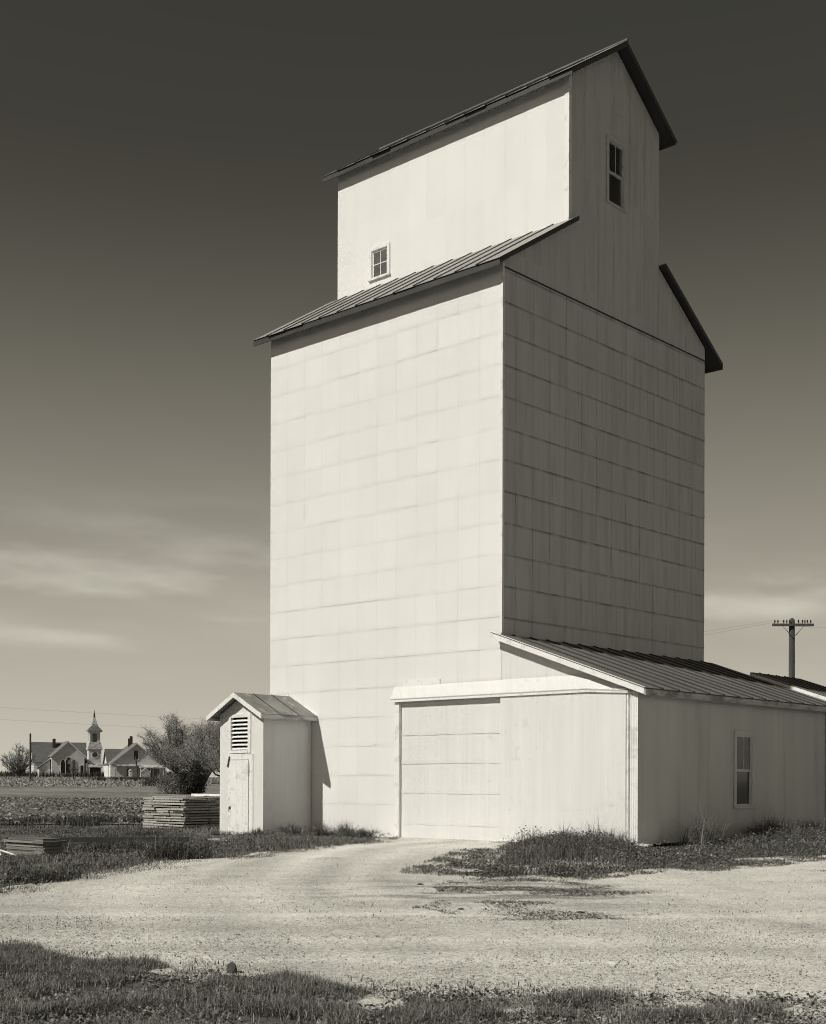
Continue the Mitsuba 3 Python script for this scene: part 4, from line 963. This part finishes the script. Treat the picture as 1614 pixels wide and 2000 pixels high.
def leaves(P, size, tone, seed, tilt=.5, vary=.4):
    """small cupped leaves lying mostly flat"""
    g = np.random.default_rng(seed); n = len(P)
    a = g.uniform(0, 2 * np.pi, n); u = np.stack([np.cos(a), np.sin(a), g.normal(.15, tilt, n)], -1); u /= np.linalg.norm(u, axis=1, keepdims=True)
    w = np.cross(u, np.stack([g.normal(0, tilt, n), g.normal(0, tilt, n), np.ones(n)], -1)); w /= np.linalg.norm(w, axis=1, keepdims=True)
    s = (size * g.uniform(.5, 1.5, n))[:, None]
    v = np.stack([P, P + u * s * .5 + w * s * .38, P + u * s, P + u * s * .5 - w * s * .38], 1).reshape(-1, 3)
    f = np.arange(n)[:, None] * 4 + np.array([[0, 1, 2, 3]])
    c = np.clip(tone * (1 + vary * g.normal(0, 1, n)), .02, .5)
    return v, np.vstack([f[:, [0, 1, 2]], f[:, [0, 2, 3]]]), np.repeat(c, 4)[:, None] * EARTH


def scatter(poly, n, seed, freq=1.2, cut=.45, power=1.0):
    """random ground points inside the polygon, clumped by noise"""
    g = np.random.default_rng(seed); x0, y0, x1, y1 = poly.bounds; shapely.prepare(poly); got = []
    have = 0
    for _ in range(60):
        p = np.stack([g.uniform(x0, x1, n * 2), g.uniform(y0, y1, n * 2)], -1)
        k = meshkit.fbm(np.column_stack([p * freq, 0 * p[:, 0]]), 3, seed)
        p = p[g.random(len(p)) < np.clip((k - cut) / .22 + .3, 0.02, 1) ** power]
        p = p[shapely.contains_xy(poly, p[:, 0], p[:, 1])]
        got.append(p); have += len(p)
        if have >= n: break
    p = np.vstack(got)[:n]
    return np.column_stack([p, height(p[:, 0], p[:, 1])])


def join(*ms):
    v, f, c, n = [], [], [], 0
    for a, b, d in ms: v.append(a); f.append(b + n); c.append(d); n += len(a)
    return np.vstack(v), np.vstack(f), np.vstack(c)


def stuff(name, m, label):
    put(name, (m[0], m[1]), "leaf", False, color=m[2]); tag(name, label, kind="stuff")


def clump_h(P, freq, seed, lo=.4, hi=1.5):
    return lo + (hi - lo) * np.clip((meshkit.fbm(np.column_stack([P[:, :2] * freq, 0 * P[:, 0]]), 3, seed) - .3) / .4, 0, 1)


FG = ragged([(22, -24), (8.5, -30), (4, -27), (9.91, -20.75), (10.86, -20.55), (11.77, -20.5), (12.44, -20.3), (13.34, -20.38), (13.72, -20.12), (14.25, -20.0), (14.81, -20.1), (15.08, -19.6), (15.39, -19.4),
             (15.79, -19.3), (16.3, -18.75), (16.68, -18.1), (17.08, -18.25), (17.43, -18.0), (24, -11), (27, -13)], .22, 1.6, 9)
view = dl_poly([(7.2, -3.2), (7.2, 3.0), (15, 5.6), (15, -5.6)])
fgv = FG.intersection(view)
left_part = fgv.intersection(dl_poly([(6, -6), (6, -.3), (13, -.4), (13, -7)])); right_part = fgv.difference(left_part)
P1 = scatter(left_part, 85000, 41, 2.2, .40); P2 = scatter(right_part, 38000, 42, 2.0, .52, 1.3)
P3 = scatter(fgv, 14000, 43, 2.4, .57, 1.5)
P4 = scatter(fgv.intersection(dl_poly([(6, -6), (6, 6), (9.6, 6), (9.4, -6)])), 16000, 46, 2.4, .46)
lf = [leaves(p + np.column_stack([0 * p[:, :2], np.random.default_rng(s).uniform(.01, hh, len(p))]), sz, .19, s) for p, s, hh, sz in ((P3, 44, .06, .020), (P4, 47, .07, .026))]
stuff("foreground_grass", join(blades(P1, .08 * clump_h(P1, 1.8, 3), .0028, .20, 45, 1.0), blades(P2, .075 * clump_h(P2, 1.8, 4), .0028, .19, 48, 1.0), *lf), "short grass and small leafy weeds along the near edge of the drive")

LG = ragged([(6.06, -18.6), (4.74, -16.9), (2.86, -14.35), (1.21, -11.4), (0.96, -9.3), (0.12, -8.05), (-.5, -6.05), (-1.3, -4.0), (-2.3, -1.6), (-3.3, -.4), (-7.1, -.1), (-7.1, -1.95), (-9.15, -1.98), (-9.15, .5), (-14.2, .7), (-17, .6), (-19, -5), (-10, -17), (0, -24)], .3, .9, 14)
Q1 = scatter(LG, 110000, 51, .75, .42); hq = clump_h(Q1, .55, 6, .25, 1.7)
Q2 = scatter(LG, 16000, 52, 1.1, .5)
stuff("verge_grass", join(blades(Q1, .085 * hq, .0055, .165, 53, 1.1), leaves(Q2 + np.column_stack([0 * Q2[:, :2], np.random.default_rng(3).uniform(.01, .09, len(Q2))]), .045, .15, 54)), "rough grass between the drive, the small shed and the board stacks")
# tall dark tufts along the field edge and in the left grass
FE = dl_poly([(49, -24), (48, -2), (53, -2), (54, -26)])
Q3 = scatter(FE, 16000, 55, .5, .5); Q3b = scatter(dl_poly([(42, -22), (42, -5), (49, -5), (49, -24)]), 14000, 56, .6, .45)
stuff("field_edge_grass", join(blades(Q3, .30 * clump_h(Q3, .3, 7, .3, 1.4), .012, .09, 57, .8), blades(Q3b, .09, .010, .15, 58, 1.0)), "dark ragged grass strip along the edge of the ploughed field")

W1 = scatter(WD, 72000, 61, .8, .42); ab = np.array([5.2, -6.8]); tt = np.clip(((W1[:, :2] - [2.7, -1.4]) @ ab) / (ab @ ab), 0, 1)
dl_ = np.hypot(*(W1[:, :2] - [2.7, -1.4] - tt[:, None] * ab).T)
h1 = clump_h(W1, .6, 8, .45, 1.5) * np.clip(.30 + 1.0 * np.exp(-(dl_ / 1.5) ** 2) + .65 * np.exp(-((W1[:, 1] - 5.5) / 3.5) ** 2), 0, 1.15)
edge = np.clip(shapely.distance(shapely.points(W1[:, 0], W1[:, 1]), WD.exterior) / 1.1, .25, 1) * np.where(W1[:, 0] < 4.2, 1, 1)
h1 = h1 * edge * (1 - .8 * np.exp(-((W1[:, 0] - 4.7) ** 2 + (W1[:, 1] - .3) ** 2) / .8))
g3 = np.random.default_rng(62)
nl = 95000; pick = g3.integers(0, len(W1), nl)
LP = W1[pick] + np.column_stack([g3.normal(0, .05, nl), g3.normal(0, .05, nl), g3.uniform(.02, 1, nl) * .40 * h1[pick]])
flowers = W1[g3.integers(0, len(W1), 900)]; hf_ = g3.uniform(.2, .42, 900)
fl = leaves(flowers + np.column_stack([0 * hf_, 0 * hf_, hf_ * .8]), .03, .5, 66, .6)
stuff("weed_patch", join(blades(W1, .32 * h1, .0055, .14, 63, .6), leaves(LP, .034, .135, 64, .7), fl), "mass of dark leafy weeds around the lean-to corner and side wall")
# sparse low tufts on the drive
SP = sg.Polygon([(9.42, -13.4), (8.3, -11.3), (9.3, -10.4), (11.0, -10.3), (11.9, -11.3), (13.1, -13.0), (12.9, -14.6), (12.0, -15.6), (10.8, -15.2)])
S1 = scatter(ragged(list(SP.exterior.coords)[:-1], .8, .6, 22), 11000, 71, 1.1, .47, 1.5)
S4 = scatter(WD.boundary.buffer(.55).intersection(drive_bed).difference(sg.box(-1, -3.5, 4.2, 3)), 9000, 78, 2.0, .5, 1.2); S2 = scatter(drive_poly.intersection(dl_poly([(8, -5), (8, 5), (13, 6), (30, 12), (30, -12), (13, -6)])), 1200, 72, .8, .72, 2.5)
S3 = scatter(drive_poly.boundary.buffer(.28).intersection(dl_poly([(6, -9), (6, 9), (34, 14), (34, -14)])), 9000, 73, 1.5, .5)
stuff("drive_weeds", join(blades(S1, .026, .004, .15, 74, 1.3), leaves(S1[:3000] + [0, 0, .014], .03, .15, 75, .25), blades(S4, .07, .005, .15, 79, .9), leaves(S4[:5000] + [0, 0, .03], .035, .14, 80, .5), blades(S2, .03, .006, .12, 76, 1.2), blades(S3, .045, .0045, .17, 77, 1.1)), "thin flattened weeds scattered over the gravel drive")

# field litter: stalks, clods
F1 = scatter(FIELD, 30000, 81, .25, .40); F2 = scatter(FIELD, 16000, 82, .3, .4)
g4 = np.random.default_rng(83)
stuff("field_stalks", join(leaves(F1 + [0, 0, .045], .13, .34, 84, .25), leaves(F2 + [0, 0, .045], .11, .06, 85, .4), blades(F1[:6000], .14, .008, .33, 86, .9)), "pale broken stalks and dark clods on the ploughed field")
F3 = scatter(dl_poly([(150, -60), (150, -24), (236, -33), (310, -44), (310, -100)]), 9000, 87, .12, .45)
stuff("corn_stubble", join(blades(F3, .50, .028, .36, 88, .7), leaves(F3[:5000] + [0, 0, .12], .3, .34, 89, .5)), "light dry cornstalks standing in the far stubble field")
F4 = scatter(dl_poly([(296, -110), (296, -50), (314, -50), (314, -120)]), 5000, 90, .2, .4)
stuff("field_hedge", blades(F4, 1.5, .09, .06, 91, .5), "low dark line of growth before the church")
F5 = scatter(dl_poly([(228, -54), (232, -41), (243, -41), (240, -60)]), 2500, 92, .2, .4)
stuff("yard_grass", blades(F5, .7, .07, .07, 93, .6), "dark rough grass in front of the farmhouse and outhouse")

# individual weeds that stand out
def weed(label, x, y, h, r, n, seed, tone=.12):
    """an uneven clump: several tufts of leaning blades and loose leaves, none of them the same height"""
    k = thing("weed_clump", label, "weed"); g = np.random.default_rng(seed); z = float(height(x, y)); ms = []
    nt = 17
    for t in range(nt):
        c = np.array([x, y]) + g.normal(0, r * .55, 2); m = n // nt; ht = h * g.uniform(.35, 1.1)
        p = np.column_stack([c + g.normal(0, r * .17, (m, 2)), np.full(m, z)])
        ms.append(blades(p, ht, .0055, tone * g.uniform(.75, 1.35), seed + t, .8))
        ll = p[:m * 2 // 3] + np.column_stack([g.normal(0, r * .12, (m * 2 // 3, 2)), g.uniform(.05, .7, m * 2 // 3) * ht])
        ms.append(leaves(ll, .042, tone * g.uniform(.8, 1.4), seed + 50 + t, .7))
    m = join(*ms)
    put(k, (m[0], m[1]), "leaf", False, color=m[2])


weed("bushy weed clump against the elevator wall right of the shed shadow", -5.3, -.55, .42, .6, 900, 101)
weed("smaller weed clump left of the door post", -4.35, -.65, .30, .3, 450, 104)
weed("grass tuft at the foot of the shed's shaded side", -6.8, -1.2, .36, .35, 400, 107)
weed("grass tuft at the front corner of the shed", -7.1, -2.2, .26, .25, 260, 110)
weed("dark weed clump under the plank at the lean-to corner", 3.75, -.8, .62, .5, 900, 113, .11)
weed("tallest leafy weed against the lean-to side wall", 5.0, 1.6, .85, .3, 420, 116, .13)
weed("dark weed clump below the lean-to window", 4.75, 5.6, .75, .6, 700, 119, .08)
weed("pale-leaved weed right of the lean-to window", 5.2, 7.0, .7, .45, 500, 122, .13)
weed("upright weed between the sliding door and the corner", 2.6, -.75, .5, .2, 240, 125, .09)
weed("dark weed clump over the turf heap", -9.0, -4.9, .32, .7, 1300, 131, .10)
weed("dark weed clump between the turf heap and the drive", -6.9, -7.0, .30, .8, 1300, 134, .10)
weed("dark weed clump right of the low board stack", -3.2, -9.7, .30, .7, 1100, 137, .11)
weed("dark weed clump at the left picture edge by the drive", 3.3, -15.6, .24, .6, 1000, 140, .10)
weed("dark round weed clump at the edge of the drive on the left", .15, -10.7, .45, .6, 1300, 128, .10)

# clods and stones
def stone(label, x, y, s, seed, flat=.6):
    m = trimesh.creation.icosphere(3, 1.0); v = np.array(m.vertices)
    v = v * (1 + .9 * (meshkit.fbm(v * 1.5 + seed, 4, seed) - .5) + .35 * (meshkit.noise(v * 5 + seed, seed) - .5))[:, None] * [s, s * .8, s * flat]
    v = v + [x, y, float(height(x, y)) + s * flat * .35]
    put(thing("dirt_clod", label, "clod"), (v, np.array(m.faces)), "dark_wood", 20)


stone("upright dark clod of earth at the near grass edge", 13.22, -20.15, .045, 201, flat=1.5)
stone("small dark clod beside the upright one at the grass edge", 13.02, -20.2, .03, 202)
stone("dark clod of turf on the drive left of the weeds", 8.2, -12.3, .05, 203, flat=.4)
stone("dark clod at the near edge of the trodden weeds", 11.1, -14.8, .04, 204, flat=.5)
stone("second dark clod farther right among the trodden weeds", 12.35, -14.1, .05, 205, flat=.5)
# heap of broken turf in the left grass
HP = thing("turf_heap", "low heap of broken dark turf in front of the tall board stack", "heap")
g5 = np.random.default_rng(211); hm = MB()
for k in range(70):
    c = np.array([-9.2, -4.6]) + np.array([.55, .83]) * g5.normal(0, .6) + np.array([.83, -.55]) * g5.normal(0, .45)
    s = g5.uniform(.05, .15)
    m = trimesh.creation.icosphere(1, 1.0); v = np.array(m.vertices) * (1 + .5 * (g5.random((len(m.vertices), 1)) - .5)) * [s * 1.3, s, s * .6]
    hm.add(v + [c[0], c[1], float(height(*c)) + s * .3], np.array(m.faces))
hm.to(HP, "dark_wood")
# pebbles on the near drive
PV = drive_poly.intersection(dl_poly([(8, -4), (8, 4), (26, 9), (26, -9)]))
n = 9000
pp = np.vstack([scatter(PV.intersection(dl_poly([(8, -6), (8, 6), (15, 6), (15, -6)])), 17000, 221, .6, .3), scatter(PV, 9000, 222, .6, .3)])
g6 = np.random.default_rng(223)
oc = np.array([[1, 0, 0], [-1, 0, 0], [0, 1, 0], [0, -1, 0], [0, 0, 1], [0, 0, -1.]]); of_ = np.array([[0, 2, 4], [2, 1, 4], [1, 3, 4], [3, 0, 4], [2, 0, 5], [1, 2, 5], [3, 1, 5], [0, 3, 5]])
sz = np.clip(g6.lognormal(math.log(.0056), .42, len(pp)), .003, .018)
v = (oc[None] * g6.uniform(.6, 1.3, (len(pp), 6, 1)) * sz[:, None, None] * [1, 1, .7]) + (pp + [0, 0, .014])[:, None]
c = np.clip(np.where(g6.random(len(pp)) < .26, g6.uniform(.18, .32, len(pp)), g6.uniform(.4, .62, len(pp))), 0, 1)
put("gravel", (v.reshape(-1, 3), (of_[None] + np.arange(len(pp))[:, None, None] * 6).reshape(-1, 3)), "pebble", False, color=np.repeat(c, 6)[:, None] * EARTH)
tag("gravel", "loose pebbles scattered over the drive", kind="stuff")
